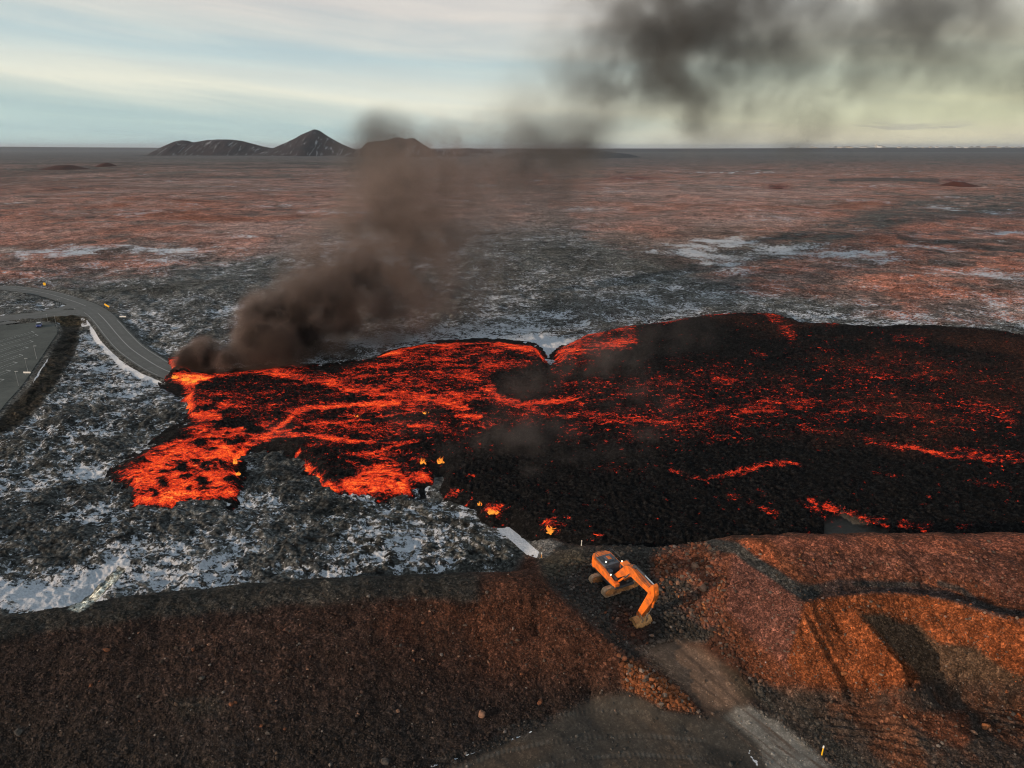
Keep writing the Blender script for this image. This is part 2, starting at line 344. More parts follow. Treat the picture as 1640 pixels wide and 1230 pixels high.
# ---- the grid: dense where the camera looks
tx = np.r_[-np.geomspace(4, 1.16, 40, endpoint=False), np.linspace(-1.15, 1.15, 1340), np.geomspace(1.16, 4, 40)]
pyr = np.r_[236.94, 237.3, np.arange(237.7, 262, .55), np.arange(262, 300, .8), np.arange(300, 1330, 1.15), np.geomspace(1331, 2400, 40)]
_, yr = gpa(820, pyr, 0.0)
yr = np.r_[yr, -10., -60.]
ty = np.maximum(yr, 40.)
GX = np.clip(ty[:, None]*tx[None, :], -60000, 60000); GY = np.repeat(yr[:, None], len(tx), 1)
rs = np.abs(np.gradient(yr))[:, None]*np.ones_like(GX)
rs = np.maximum(rs, np.abs(ty)[:, None]*np.gradient(tx)[None, :])
GZ, GM, GFM, GN = height(GX, GY, rs)
PU, PV = proj(GX, GY, np.where(GM > .01, GZ, 0))
PV = np.where(GY < 20, 3000, PV)
# ---------------------------------------------------------------- ground colour (albedo, with some sun and shade painted in) and snow cover
def paint(U, V, X, Y, M, FM, NH):
    n = np.zeros(U.shape)
    # low frequency wobble of all borders, in metres
    big = fbm(X, Y, 60, 4, .55, 21); mid = fbm(X, Y, 14, 4, .55, 22); huge = fbm(X, Y, 500, 5, .6, 23)
    moss_shaded = np.array([.062, .066, .066]); dark = np.array([.024, .026, .027]); olive = np.array([.050, .049, .041])  # the grey of the near moss includes shade put into its colour
    rust = np.array([.40, .150, .098]); pale = np.array([.36, .245, .22]); brown = np.array([.185, .122, .108])  # colours of the plain, redder and brighter for the sunlight put into them
    C = np.empty(U.shape+(3,)); C[:] = moss_shaded
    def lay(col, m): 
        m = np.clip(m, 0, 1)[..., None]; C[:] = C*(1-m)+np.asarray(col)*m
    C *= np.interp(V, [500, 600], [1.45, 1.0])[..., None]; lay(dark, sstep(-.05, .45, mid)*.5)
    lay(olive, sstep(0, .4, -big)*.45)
    # --- rust / heath of the plain, its direct sunlight painted into the colour
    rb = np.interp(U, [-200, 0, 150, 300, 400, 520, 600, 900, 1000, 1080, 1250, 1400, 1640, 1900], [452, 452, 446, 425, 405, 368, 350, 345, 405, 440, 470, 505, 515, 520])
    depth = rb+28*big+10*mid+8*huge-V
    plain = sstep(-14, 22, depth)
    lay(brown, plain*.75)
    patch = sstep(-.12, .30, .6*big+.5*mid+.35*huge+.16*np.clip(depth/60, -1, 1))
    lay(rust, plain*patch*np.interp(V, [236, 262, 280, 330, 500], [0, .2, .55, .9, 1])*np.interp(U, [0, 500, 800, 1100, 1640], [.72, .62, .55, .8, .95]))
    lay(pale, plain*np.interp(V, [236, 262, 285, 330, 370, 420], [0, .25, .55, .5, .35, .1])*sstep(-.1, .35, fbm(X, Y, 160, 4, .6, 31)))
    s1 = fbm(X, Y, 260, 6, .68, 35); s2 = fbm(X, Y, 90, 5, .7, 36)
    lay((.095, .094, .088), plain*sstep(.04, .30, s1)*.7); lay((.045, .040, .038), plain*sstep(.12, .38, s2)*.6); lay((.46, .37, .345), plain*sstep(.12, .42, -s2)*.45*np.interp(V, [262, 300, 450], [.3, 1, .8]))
    # orange scarps seen as thin bands
    wob = 6*fbm(X, Y, 120, 3, .6, 33)
    for pts, w in [([(185, 326), (250, 328), (330, 328), (350, 336)], 5), ([(235, 345), (330, 348), (420, 350), (520, 346), (580, 346)], 6), ([(1010, 336), (1120, 333), (1260, 332), (1360, 330), (1440, 324)], 6), ([(880, 329), (950, 324), (1010, 328)], 4)]:
        lay((.22, .070, .034), stroke(U, V+wob*1.6, pts, w*.6, w*1.1)*.75*sstep(-.35, .15, fbm(X, Y, 70, 4, .65, 37)))
    for cx, cy, rx, ry, a in [(800, 340, 260, 30, .5), (1180, 310, 200, 20, .5), (480, 395, 150, 14, .5), (430, 368, 90, 10, .8), (1200, 355, 160, 14, .7), (420, 300, 230, 14, .3)]:
        lay(pale, blob(U, V, cx, cy, rx, ry)*a)
    # grey band with moss running from the centre to the upper right
    gb = [(940, 430), (1080, 432), (1180, 408), (1280, 385), (1380, 360), (1450, 340), (1520, 330), (1640, 322), (1800, 312)]
    lay((.075, .078, .076), stroke(U, V+wob, gb, 22, 16)*sstep(-.45, .15, mid+big)*.95)
    for gb2, w in [([(1330, 270+20), (1420, 268+20), (1500, 270+20)], 3), ([(1440, 378), (1530, 388), (1640, 400)], 4), ([(1500, 385), (1600, 382), (1700, 390)], 3), ([(1490, 418), (1560, 422)], 4)]:
        lay((.05, .05, .05), stroke(U, V+wob*.5, gb2, w, 5)*.8)
    lay((.12, .035, .028), blob(U, V, 1245, 302, 20, 4)+blob(U, V, 1530, 290, 24, 4)+blob(U, V, 1020, 285, 40, 4))
    # far plateau, blue-grey of the distance haze painted into the colour
    far = np.interp(V, [236, 240, 252, 264, 274], [1, 1, .85, .35, 0])
    lay((.075, .080, .086), far)
    lay((.042, .040, .038), np.interp(V, [250, 262, 290, 330], [0, .8, .5, 0])*sstep(900, 500, U)*sstep(-.25, .3, huge+.5*big))
    # charred / dusty band near the flow edges (front of the lobes)
    # ---- dark sludge strip left of the car park
    lay((.020, .017, .012), stroke(U, V, [(112, 516), (108, 540), (100, 560), (88, 585), (72, 612), (52, 640), (20, 662), (-30, 684), (-90, 720)], 22, 8)*.95)
    lay((.030, .024, .014), stroke(U, V, [(75, 512), (95, 512), (140, 512)], 8, 4)*.9)
    lay((.075, .078, .076), sstep(.7, 1, FM))
    brk = sstep(-.15, .3, fbm(X, Y, 24, 5, .72, 58))
    S = np.full(U.shape, .455)
    
    S += np.interp(V, [240, 380, 440, 500, 560, 660, 760, 860, 950], [-.02, -.012, -.006, .0, -.010, -.022, -.004, .032, .030])
    S += .04*big+.04*fbm(X, Y, 25, 3, .6, 51)+.085*mid
    S -= plain*np.interp(V, [240, 262, 300, 400, 520], [.10, .085, .06, .045, .02]); S += plain*.105*sstep(.0, .4, fbm(X, Y, 110, 6, .7, 57))
    for cx, cy, rx, ry, a, rot in [(100, 940, 110, 30, .12, -15), (30, 945, 60, 12, .03, 0), (330, 880, 110, 50, .06, -20), (640, 880, 110, 40, .07, -20), (560, 830, 60, 60, .05, 30), (90, 800, 120, 60, -.05, 0), (250, 770, 90, 30, -.05, 0),
                                   (140, 760, 90, 12, .08, -8), (120, 630, 90, 14, .08, -20), (200, 650, 40, 10, .08, -50), (440, 740, 60, 28, -.16, 0), (470, 770, 40, 60, -.05, 0), (690, 800, 60, 40, -.03, 0), (420, 900, 40, 30, -.06, 0), (60, 860, 60, 40, -.08, 0),
                                   (300, 500, 200, 50, -.06, -15), (600, 540, 60, 14, .12, -10), (700, 540, 120, 10, .06, 0), (875, 560, 40, 22, .22, 0), (870, 548, 80, 10, .12, 0), (1330, 520, 260, 9, .17, 1), (1560, 520, 120, 9, .12, 3), (1060, 500, 120, 10, .08, -6),
                                   (1120, 392, 80, 8, .34, -3), (1300, 397, 80, 6, .34, -3), (1250, 380, 60, 4, .22, -6), (1180, 372, 50, 3, .22, 0), (1258, 366, 14, 9, .26, -30), (1150, 270+5, 90, 1.6, .3, 0), (1190, 275, 60, 2, .25, 0),
                                   (250, 392, 40, 10, .22, 0), (320, 396, 60, 3, .26, 0), (420, 378, 50, 3, .24, 0), (80, 342, 60, 3, .26, 0), (230, 400, 40, 6, .15, 0), (20, 402, 30, 4, .24, 0), (310, 332, 30, 3, .24, 0), (70, 258, 60, 3, .12, 0), (600, 340, 30, 3, .15, 0), (1010, 405, 60, 5, .22, 0), (560, 345, 20, 4, .2, 0), (150, 365, 60, 4, .1, 0), (380, 378, 60, 2, .15, 0)]:
        bb_ = blob(U+wob*3, V+wob*.35, cx, cy, rx*1.15, ry*1.25, rot); S += a*(.50 if cy > 540 else .42)*bb_*((.15+.85*brk) if cy < 540 else 1)
    dl = stroke(U, V, [(200, 975), (150, 985), (60, 985), (0, 985)], 10, 10); S -= .03*dl
    S -= 1.0*stroke(U, V, [(112, 516), (108, 540), (100, 560), (88, 585), (72, 612), (52, 640), (20, 662), (-30, 684)], 20, 8)
    S += .55*stroke(U, V, [(100, 538), (82, 566), (66, 592), (58, 605), (50, 625), (36, 644), (12, 660), (-20, 670)], 1.6, 2.2)
    S += .27*stroke(U, V, [(141, 512), (147, 526), (158, 545), (172, 560), (196, 582), (222, 597), (252, 609)], 2.5, 2.5)*sstep(-.6, -.1, mid)
    S += .5*stroke(U, V, [(100, 483), (106, 487), (98, 493)], 1.6, 2)
    S += .4*stroke(U, V, [(180, 508), (200, 528), (225, 556), (250, 574)], 3, 3)*sstep(.0, .3, mid)
    S += .06*stroke(U, V, [(60, 955), (110, 962), (150, 935), (195, 905)], 18, 14)
    S -= .5*sstep(.6, .9, FM)
    # ---------------- man-made ground
    n1 = fbm(X, Y, 9, 4, .55, 61); n2 = fbm(X, Y, 2.5, 3, .6, 62)
    Cn = C.copy()
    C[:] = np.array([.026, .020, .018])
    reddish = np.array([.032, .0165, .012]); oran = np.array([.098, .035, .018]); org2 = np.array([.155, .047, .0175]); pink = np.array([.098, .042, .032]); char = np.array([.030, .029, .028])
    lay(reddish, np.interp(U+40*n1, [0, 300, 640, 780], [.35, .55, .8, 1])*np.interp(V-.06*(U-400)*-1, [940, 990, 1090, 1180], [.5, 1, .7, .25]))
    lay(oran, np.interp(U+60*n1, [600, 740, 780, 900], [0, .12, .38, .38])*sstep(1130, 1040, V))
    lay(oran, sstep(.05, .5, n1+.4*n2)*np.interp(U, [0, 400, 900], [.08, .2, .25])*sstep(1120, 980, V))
    # dark top bench of the left berm
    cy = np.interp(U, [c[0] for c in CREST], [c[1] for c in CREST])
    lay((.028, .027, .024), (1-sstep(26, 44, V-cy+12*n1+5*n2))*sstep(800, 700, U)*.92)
    lay((.03, .029, .026), area(U, V, [(700, 920), (765, 922), (768, 962), (740, 968), (690, 955)], 8)*.8)
    lay((.05, .045, .035), area(U, V, [(270, 1120), (350, 1115), (360, 1140), (290, 1150)], 14)*.4)
    lay((.022, .020, .018), area(U, V, [(-300, 1140), (200, 1160), (480, 1170), (620, 1120), (760, 1190), (690, 1240), (0, 1400), (-400, 1400)], 60)*.45)
    # gap
    gap = [(862, 900), (880, 940), (930, 985), (985, 1035), (1015, 1060), (1060, 1030), (1130, 1030), (1165, 985), (1150, 880), (1090, 873), (1010, 873), (930, 874), (862, 860), (800, 840), (830, 875)]
    lay((.034, .031, .028), area(U, V, gap, 6))
    lay((.050, .042, .030), area(U, V, [(865, 890), (930, 880), (940, 900), (900, 925), (870, 925)], 12)*.8)
    lay((.055, .022, .014), area(U, V, [(985, 970), (1040, 985), (1060, 1010), (1020, 1040), (985, 1010)], 14)*.8)
    rub = area(U, V, [(1045, 895), (1075, 880), (1100, 876), (1140, 880), (1165, 900), (1160, 960), (1165, 1010), (1130, 1005), (1100, 985), (1070, 960), (1045, 940)], 10)
    lay((.13, .045, .026), rub*sstep(-.3, .2, n1+.5*n2)*.85)
    lay(oran, area(U, V, [(1100, 878), (1125, 873), (1140, 890), (1135, 915), (1112, 912)], 6)*.9)
    lay(oran, area(U, V, [(1045, 895), (1062, 887), (1080, 900), (1085, 920), (1060, 925), (1046, 915)], 6)*.7)
    lay(oran, area(U, V, [(1085, 945), (1120, 960), (1140, 990), (1105, 985)], 8)*.7)
    lay((.02, .018, .016), area(U, V, [(1065, 985), (1110, 1000), (1130, 1015), (1090, 1025), (1050, 1040), (1030, 1010)], 10)*.8)
    # right block
    blk = [(1172, 872), (1200, 862), (1700, 850), (2200, 850), (2200, 1400), (1640, 1400), (1345, 1240), (1250, 1140), (1200, 1080), (1160, 1000), (1150, 940)]
    lay(oran, area(U, V, blk, 5))
    lay(pink, area(U, V, [(1170, 892), (1190, 885), (1240, 920), (1285, 965), (1275, 1040), (1262, 1070), (1200, 1020), (1160, 975)], 10)*.95)
    lay(pink, area(U, V, [(1250, 880), (1640, 880), (1640, 975), (1560, 930), (1400, 920), (1300, 922)], 14)*.6)
    lay((.16, .055, .034), area(U, V, [(1225, 858), (1700, 850), (1700, 880), (1500, 884), (1250, 878)], 7)*(.6+.5*sstep(-.1, .4, n1)))
    lay((.20, .058, .026), area(U, V, [(1180, 868), (1205, 862), (1235, 880), (1248, 902), (1238, 912), (1205, 895)], 5)*.8)
    lay((.030, .030, .029), stroke(U, V, [(1140, 872), (1180, 878), (1205, 898), (1235, 916), (1262, 935), (1290, 950), (1310, 945)], 13, 6))
    lay((.032, .031, .029), area(U, V, [(1262, 930), (1300, 935), (1318, 950), (1300, 966), (1280, 962), (1262, 945)], 7)*.9)
    lay((.038, .027, .025), area(U, V, [(1310, 935), (1340, 927), (1450, 930), (1520, 945), (1560, 965), (1640, 1000), (1640, 1003), (1520, 962), (1450, 952), (1390, 951), (1320, 957)], 4)*.95)
    lay((.028, .027, .026), stroke(U, V, [(1370, 935), (1420, 937), (1470, 936)], 4, 4)*.8+stroke(U, V, [(1505, 934), (1540, 945), (1565, 965), (1600, 978), (1650, 985)], 5, 5)*.9)
    face = area(U, V, [(1290, 966), (1330, 958), (1400, 952), (1460, 952), (1520, 964), (1580, 984), (1650, 1004), (1720, 1050), (1640, 1100), (1560, 1110), (1480, 1110), (1400, 1110), (1300, 1110), (1260, 1060)], 5)
    lay(org2, face)
    lay((.058, .044, .030), area(U, V, [(1378, 984), (1420, 983), (1442, 998), (1470, 999), (1500, 1030), (1560, 1035), (1600, 1065), (1640, 1085), (1640, 1140), (1560, 1135), (1480, 1120), (1470, 1080), (1430, 1040)], 5)*.85)  # shadow across the pit, painted into the floor colour
    low = area(U, V, [(1255, 1100), (1330, 1105), (1440, 1105), (1500, 1090), (1660, 1100), (1900, 1200), (1640, 1400), (1345, 1240)], 14)
    lay((.085, .038, .022), low*.85)
    lay((.030, .028, .025), low*sstep(-.15, .35, n1+.4*n2+.25)*.85)
    lay(oran, area(U, V, [(1420, 1105), (1460, 1140), (1545, 1140), (1560, 1180), (1540, 1200), (1490, 1180), (1440, 1145)], 8)*.85)
    lay(oran, area(U, V, [(1150, 985), (1190, 1030), (1240, 1080), (1262, 1085), (1250, 1095), (1200, 1060)], 6)*.7)
    lay((.036, .034, .030), area(U, V, [(1200, 1085), (1255, 1105), (1300, 1140), (1330, 1180), (1420, 1240), (1345, 1240), (1250, 1155), (1210, 1120)], 9)*.9)
    # ramp, lower roads
    wv = 5*n1
    lay((.150, .100, .072), area(U+wv, V+wv, [(1020, 1040), (1075, 1025), (1120, 1035), (1150, 1060), (1190, 1110), (1200, 1135), (1150, 1145), (1095, 1100), (1050, 1070)], 12)*.95)
    lay((.045, .038, .028), area(U, V, [(1150, 1060), (1180, 1075), (1215, 1115), (1190, 1120)], 10)*.8)
    rr_ = (U-1030)*.62-(V-1040)*.78
    rl_ = area(U+14*n1+6*n2, V+9*n1+4*n2, ROADLOW, 12); lay((.052, .047, .041), rl_); lay((.085, .060, .042), rl_*sstep(-.1, .4, n1)*.55); lay((.030, .029, .028), rl_*sstep(.1, .5, pn(rr_/14, (U+V)/200, 90))*.5)
    lay((.185, .180, .165), area(U, V, [(1162, 1148), (1178, 1133), (1200, 1132), (1240, 1152), (1290, 1190), (1345, 1240), (1380, 1290), (1250, 1290), (1215, 1190)], 7)*(.8+.3*n2))
    lay((.16, .055, .022), area(U, V, [(995, 1062), (1015, 1060), (1060, 1085), (1100, 1115), (1118, 1140), (1070, 1135), (1030, 1115), (1000, 1100)], 7)*.95)
    rr_ = (U-1030)*.62-(V-1040)*.78; st_ = pn(rr_/9, (U+V)/160, 88)+.6*pn(rr_/4, (U+V)/90, 89)
    lay((.075, .052, .040), area(U, V, [(1030, 1040), (1090, 1022), (1200, 1135), (1345, 1240), (1250, 1250), (1100, 1110)], 8)*np.clip(st_*1.2, 0, .75))
    ox = stroke(U, V, [(735, 1230), (800, 1205), (870, 1190), (950, 1180), (1040, 1178), (1130, 1186)], 3, 3)+stroke(U, V, [(860, 1230), (930, 1214), (1020, 1208), (1120, 1214), (1180, 1228)], 3, 3)+stroke(U, V, [(800, 1168), (870, 1150), (950, 1136), (1030, 1140)], 3, 3)
    lay((.100, .100, .094), ox*(.22+.20*(np.sin(X*11+1.5*n2) > .1))*sstep(-.5, .3, n1+n2))
    lay((.022, .022, .021), stroke(U, V, [(1140, 1210), (1180, 1222), (1200, 1240)], 20, 12)*.7+stroke(U, V, [(700, 1222), (780, 1195), (860, 1158)], 10, 8)*.6)
    Sm = np.full(U.shape, .12)
    for pts, w, a in [([(690, 1228), (760, 1205), (800, 1192), (860, 1168), (900, 1152)], 2, .42), ([(890, 1160), (940, 1146)], 1.5, .38), ([(790, 1035), (795, 1070), (790, 1100)], 2, .30), ([(1225, 1060), (1240, 1070), (1265, 1082), (1278, 1075)], 2, .34), ([(1245, 1130), (1262, 1128)], 1.5, .42), ([(1200, 1205), (1215, 1225), (1222, 1240)], 5, .45),
                      ([(1385, 1212), (1392, 1222)], 2, .4), ([(1185, 965), (1215, 945), (1260, 940)], 4, .2), ([(1255, 985), (1275, 1010)], 4, .2), ([(1190, 1170), (1200, 1190)], 2, .3), ([(1100, 1224), (1180, 1228)], 1.5, .3)]:
        Sm += a*stroke(U, V, pts, w*.6, w*1.6)*sstep(-.45, .25, fbm(X, Y, 1.6, 3, .6, 63))
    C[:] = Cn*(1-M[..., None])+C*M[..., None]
    S = S*(1-M)+Sm*M
    # grey track surface with snowy left half leading from the lava edge to the gap
    tr = area(U, V, [(640+58, 752), (742, 752), (740, 775), (720, 790), (690, 775)], 3)+area(U, V, [(785, 832), (830, 833), (870, 860), (900, 870), (875, 892), (862, 893)], 4)
    lay((.125, .125, .122), tr*.9); S -= .6*tr
    sn = area(U, V, [(786, 834), (803, 834), (864, 884), (860, 893), (845, 888)], 2); S += 1.6*sn
    lay((.05, .05, .048), stroke(U, V, [(812, 842), (850, 868), (866, 882)], 1.5, 1.5)*.5)
    pond = area(U, V, [(1318, 838), (1345, 826), (1370, 840), (1400, 855), (1400, 870), (1318, 870)], 4); pass
    # frozen pool
    pool = area(U, V, [(110, 975), (125, 960), (165, 930), (190, 912), (200, 915), (175, 945), (140, 972), (125, 980)], 3)
    lay((.42, .46, .43), pool); S -= .7*pool*(M < .5)
    S += .09*area(U, V, [(-20, 925), (30, 935), (60, 955), (110, 960), (150, 930), (190, 900), (205, 905), (180, 945), (130, 985), (60, 975), (0, 960), (-40, 960)], 8)*(1-pool)*(M < .5)
    return C, S
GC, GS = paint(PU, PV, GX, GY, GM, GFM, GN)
GS = GS-.055*np.clip(GN, -1.5, 1.5)*(GM < .5)*np.interp(np.hypot(GX, GY), [60, 300, 900], [1, .6, .1])
V = np.stack([GX, GY, GZ], -1).reshape(-1, 3)
me = np_mesh('ground', V, grid_faces(*GX.shape)); me.flip_normals() if me.polygons[len(me.polygons)//2].normal.z < 0 else None
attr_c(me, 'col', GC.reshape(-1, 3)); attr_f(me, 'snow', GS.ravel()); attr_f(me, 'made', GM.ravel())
attr_f(me, 'packed', (np.clip(area(PU, PV, ROADLOW, 10)+area(PU, PV, RAMP, 12), 0, 1)*GM).ravel())
# ground material
t = NT('lava_heath_ground')
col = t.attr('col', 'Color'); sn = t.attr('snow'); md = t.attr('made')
nA = t.noise(.55, 9, .68); nB = t.noise(.16, 10, .70, loc=(31, 7, 0)); nC = t.noise(3.2, 4, .65)
vor = t.n('ShaderNodeTexVoronoi', {'feature': 'F1'}, Vector=t.n('ShaderNodeNewGeometry').outputs['Position'], Scale=2.6, Randomness=1.0)
f1 = t.mr(nA, .35, .65, .30, 1.85); f2 = t.mr(nC, .32, .68, .42, 1.65)
ff = t.math('MULTIPLY', t.math('MULTIPLY', f1, f2), t.math('MULTIPLY', t.mr(nB, .36, .64, .62, 1.45), t.mr(t.noise(.035, 7, .72, loc=(2, 5, 0)), .36, .64, .55, 1.5)))
vs = t.n('ShaderNodeSeparateColor', None, Color=vor.outputs['Color'])
vor2 = t.n('ShaderNodeTexVoronoi', {'feature': 'F1'}, Vector=t.n('ShaderNodeNewGeometry').outputs['Position'], Scale=6.5, Randomness=1.0)
vs2 = t.n('ShaderNodeSeparateColor', None, Color=vor2.outputs['Color'])
stone = t.math('MULTIPLY', t.math('MULTIPLY', t.mr(t.math('POWER', vs.outputs[0], 3), 0, 1, .75, 1.9), t.mr(t.math('POWER', vs2.outputs[0], 2), 0, 1, .6, 1.8)), 1.0)
vm_ = t.n('ShaderNodeTexVoronoi', {'feature': 'F1'}, Vector=t.n('ShaderNodeVectorMath', {'operation': 'ADD'}, i0=t.n('ShaderNodeNewGeometry').outputs['Position'], i1=t.noise(1.1, 3, .6, out='Color')).outputs[0], Scale=1.5, Randomness=1.0)
clump_shade = t.mr(vm_.outputs['Distance'], .2, .75, 1.45, .28)  # shade in the crevices between moss clumps, multiplied into the colour
ff = t.math('ADD', t.math('MULTIPLY', ff, t.mr(md, 0, 1, 1, .48)), t.mr(md, 0, 1, 0, .46)); pk = t.attr('packed'); ff2 = t.math('MULTIPLY', ff, t.mr(md, 0, 1, clump_shade, stone)); ff2 = t.math('ADD', t.math('MULTIPLY', ff2, t.mr(pk, 0, 1, 1, .3)), t.math('MULTIPLY', pk, .7))
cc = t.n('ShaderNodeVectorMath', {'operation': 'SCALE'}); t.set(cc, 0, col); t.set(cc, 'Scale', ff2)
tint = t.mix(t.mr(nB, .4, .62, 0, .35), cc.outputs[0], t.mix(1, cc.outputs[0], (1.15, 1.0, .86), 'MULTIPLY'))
sv = t.math('ADD', t.math('MULTIPLY', nB, .24), t.math('MULTIPLY', t.noise(.8, 7, .7, loc=(3, 9, 1), sc=(.8, 1, 1)), .5)); sv = t.math('ADD', sv, t.math('MULTIPLY', t.noise(2.6, 5, .65, loc=(8, 1, 1)), .26))
sm = t.mr(t.math('ADD', sv, t.math('SUBTRACT', sn, .5)), .485, .53, 0, 1, True)
snowc = t.mix(t.mr(nC, .3, .7, 0, 1), (.42, .46, .52), (.66, .70, .76))
fc = t.mix(t.math('MULTIPLY', sm, .93), tint, snowc)
bh = t.math('ADD', t.math('MULTIPLY', nA, .8), t.math('MULTIPLY', nC, .25))
bh = t.math('SUBTRACT', bh, t.math('MULTIPLY', t.mr(vor.outputs['Distance'], 0, .6, 0, .12), md))
bump = t.n('ShaderNodeBump', None, Strength=t.math('MULTIPLY', t.mr(pk, 0, 1, 1.0, .3), t.mr(md, 0, 1, 1, .6)), Distance=.7, Height=bh)
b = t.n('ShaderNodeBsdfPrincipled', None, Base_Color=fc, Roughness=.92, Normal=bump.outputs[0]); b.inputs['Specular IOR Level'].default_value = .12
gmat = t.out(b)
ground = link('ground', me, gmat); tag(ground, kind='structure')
# ================================================================ LAVA FLOW
lu = np.arange(165, 2150, 1.45); lv = np.r_[np.arange(494, 640, .8), np.arange(640, 893, 1.15)]
LU, LV = np.meshgrid(lu, lv)
LZ0 = .5+np.interp(LU, [200, 700, 850, 1000, 1700], [0, .25, .9, 2.4, 2.8])*np.interp(LV, [500, 560, 700, 800, 880], [.2, .45, .8, 1, 1])
LX, LY = gpa(LU, LV, LZ0)
# wobble the traced outline by a few decimetres so that it is ragged at every size
sdp = poly_sd(LU, LV, LAVA)
pxm = (H/np.hypot(LX, LY))            # sine-ish of the view angle
mpp = np.hypot(np.hypot(LX, LY), H)/FP # metres across per pixel
wob = .75*fbm(LX, LY, 9, 4, .6, 71)+.45*fbm(LX, LY, 2.2, 3, .6, 72)
ash = area(LU, LV, [(1320, 838), (1345, 828), (1372, 838), (1392, 850), (1420, 857), (1420, 880), (1318, 880)], 2)
sd = sdp*mpp+wob*np.interp(LU, [165, 900, 2000], [1, 1, 1.4])
inside = sd > -2.5
# ---- heat, the share of the surface that glows, painted where the photograph shows it
def heatmap(U, V, X, Y):
    area = lambda u, v, P, s=6: globals()['area'](u, v, P, s*1.9)
    stroke = lambda u, v, P, w, s=None: globals()['stroke'](u, v, P, w*.5, (w if s is None else s)*1.7)
    w1 = 7*fbm(X, Y, 22, 4, .6, 81); w2 = 7*fbm(X, Y, 22, 4, .6, 82)
    u = U+w1*1.9+3*pn(X/3, Y/3, 171); v = V+w2*.75+2.2*pn(X/3, Y/3, 172)
    Ht = np.full(U.shape, .02)
    def mx(m, a): np.maximum(Ht, m*a, out=Ht)
    def ad(m, a): Ht[:] = Ht+m*a
    mx(area(u, v, [(300, 622), (440, 600), (880, 590), (900, 690), (780, 700), (660, 730), (520, 735), (470, 700), (300, 690)], 14), .40)
    mx(area(u, v, [(470, 700), (640, 700), (700, 720), (680, 770), (520, 775)], 12), .36)
    # left lobe
    mx(area(u, v, [(180, 756), (245, 712), (310, 675), (420, 670), (470, 675), (400, 705), (372, 735), (385, 790), (275, 812), (205, 806), (212, 778)], 8), .70)
    mx(area(u, v, [(215, 745), (300, 700), (370, 690), (378, 730), (385, 790), (215, 804), (190, 757)], 8), .84)
    mx(area(u, v, [(320, 718), (372, 700), (376, 740), (340, 748), (310, 738)], 6), .95)
    mx(area(u, v, [(210, 790), (275, 782), (385, 780), (383, 797), (285, 800), (275, 810), (208, 806)], 5), .95)
    mx(area(u, v, [(300, 622), (345, 620), (440, 640), (460, 670), (330, 676), (303, 660)], 10), .42)
    mx(stroke(u, v, [(306, 626), (302, 650), (320, 668), (345, 672)], 11, 9), .85)
    mx(stroke(u, v, [(330, 668), (350, 655), (365, 648)], 5, 7), .7)
    # road front
    mx(area(u, v, [(262, 602), (300, 594), (345, 600), (340, 614), (300, 622)], 4), 1.0)
    mx(area(u, v, [(266, 570), (306, 568), (306, 596), (270, 590)], 4), .85)
    mx(stroke(u, v, [(345, 600), (400, 596), (440, 598), (480, 604)], 7, 8), .55)
    mx(area(u, v, [(385, 590), (470, 582), (520, 590), (520, 606), (440, 612), (380, 602)], 8), .72)
    # upper hot field
    mx(area(u, v, [(440, 586), (520, 590), (600, 572), (650, 552), (800, 545), (862, 560), (878, 584), (850, 600), (800, 605), (790, 625), (820, 650), (760, 665), (640, 650), (540, 630), (470, 615)], 12), .50)
    mx(area(u, v, [(600, 575), (650, 556), (740, 550), (862, 552), (866, 568), (790, 582), (700, 576), (640, 590)], 8), .60)
    mx(stroke(u, v, [(610, 570), (680, 553), (780, 549), (855, 556), (872, 576)], 6, 5), .82)
    mx(area(u, v, [(790, 546), (860, 554), (872, 572), (820, 570), (785, 560)], 5), .80)
    mx(area(u, v, [(560, 600), (700, 600), (770, 625), (790, 655), (680, 665), (600, 640), (540, 622)], 14), .60)
    mx(stroke(u, v, [(440, 598), (500, 606), (560, 620), (620, 628), (690, 640), (740, 655)], 8, 10), .74)
    mx(stroke(u, v, [(740, 600), (780, 618), (790, 640), (830, 652)], 9, 8), .72)
    mx(stroke(u, v, [(770, 625), (805, 645), (835, 651), (880, 650), (930, 644)], 4, 5), .80)
    mx(stroke(u, v, [(728, 668), (770, 672)], 3, 4), .78)
    # dark island
    ad(area(u, v, [(795, 605), (870, 592), (890, 610), (885, 640), (850, 648), (810, 640)], 10), -.34)
    ad(blob(u, v, 510, 594, 32, 8), -.5); ad(blob(u, v, 640, 620, 60, 12), -.08); ad(blob(u, v, 560, 580, 40, 6), -.1)
    # channels feeding the left lobe
    for pts, wd, a in [([(374, 728), (392, 708), (425, 698), (450, 682), (470, 665), (500, 656), (540, 651), (600, 648), (640, 648)], 5, .92), ([(374, 735), (400, 708), (450, 700), (500, 701), (545, 707), (600, 711)], 4, .84), ([(400, 705), (460, 690), (500, 680), (550, 678), (610, 672), (650, 664)], 3, .76),
                       ([(540, 712), (590, 712), (660, 713)], 3, .62), ([(460, 664), (520, 652), (580, 650)], 5, .72), ([(440, 696), (470, 698), (520, 700)], 5, .75), ([(580, 735), (610, 725), (640, 715), (665, 710)], 4, .68), ([(545, 722), (600, 740), (640, 745)], 3, .58),
                       ([(650, 684), (690, 681)], 4, .78), ([(470, 640), (540, 636), (600, 640)], 4, .4), ([(320, 690), (380, 684), (430, 690)], 5, .7)]:
        mx(stroke(u, v, pts, wd*.7, wd*.75+1.5), a)
    # middle lobe
    mx(area(u, v, [(510, 755), (560, 735), (620, 735), (650, 762), (690, 755), (692, 773), (655, 778), (658, 792), (570, 792), (522, 782)], 6), .60)
    mx(area(u, v, [(548, 778), (560, 755), (600, 750), (640, 755), (655, 775), (658, 792), (560, 790)], 5), .95)
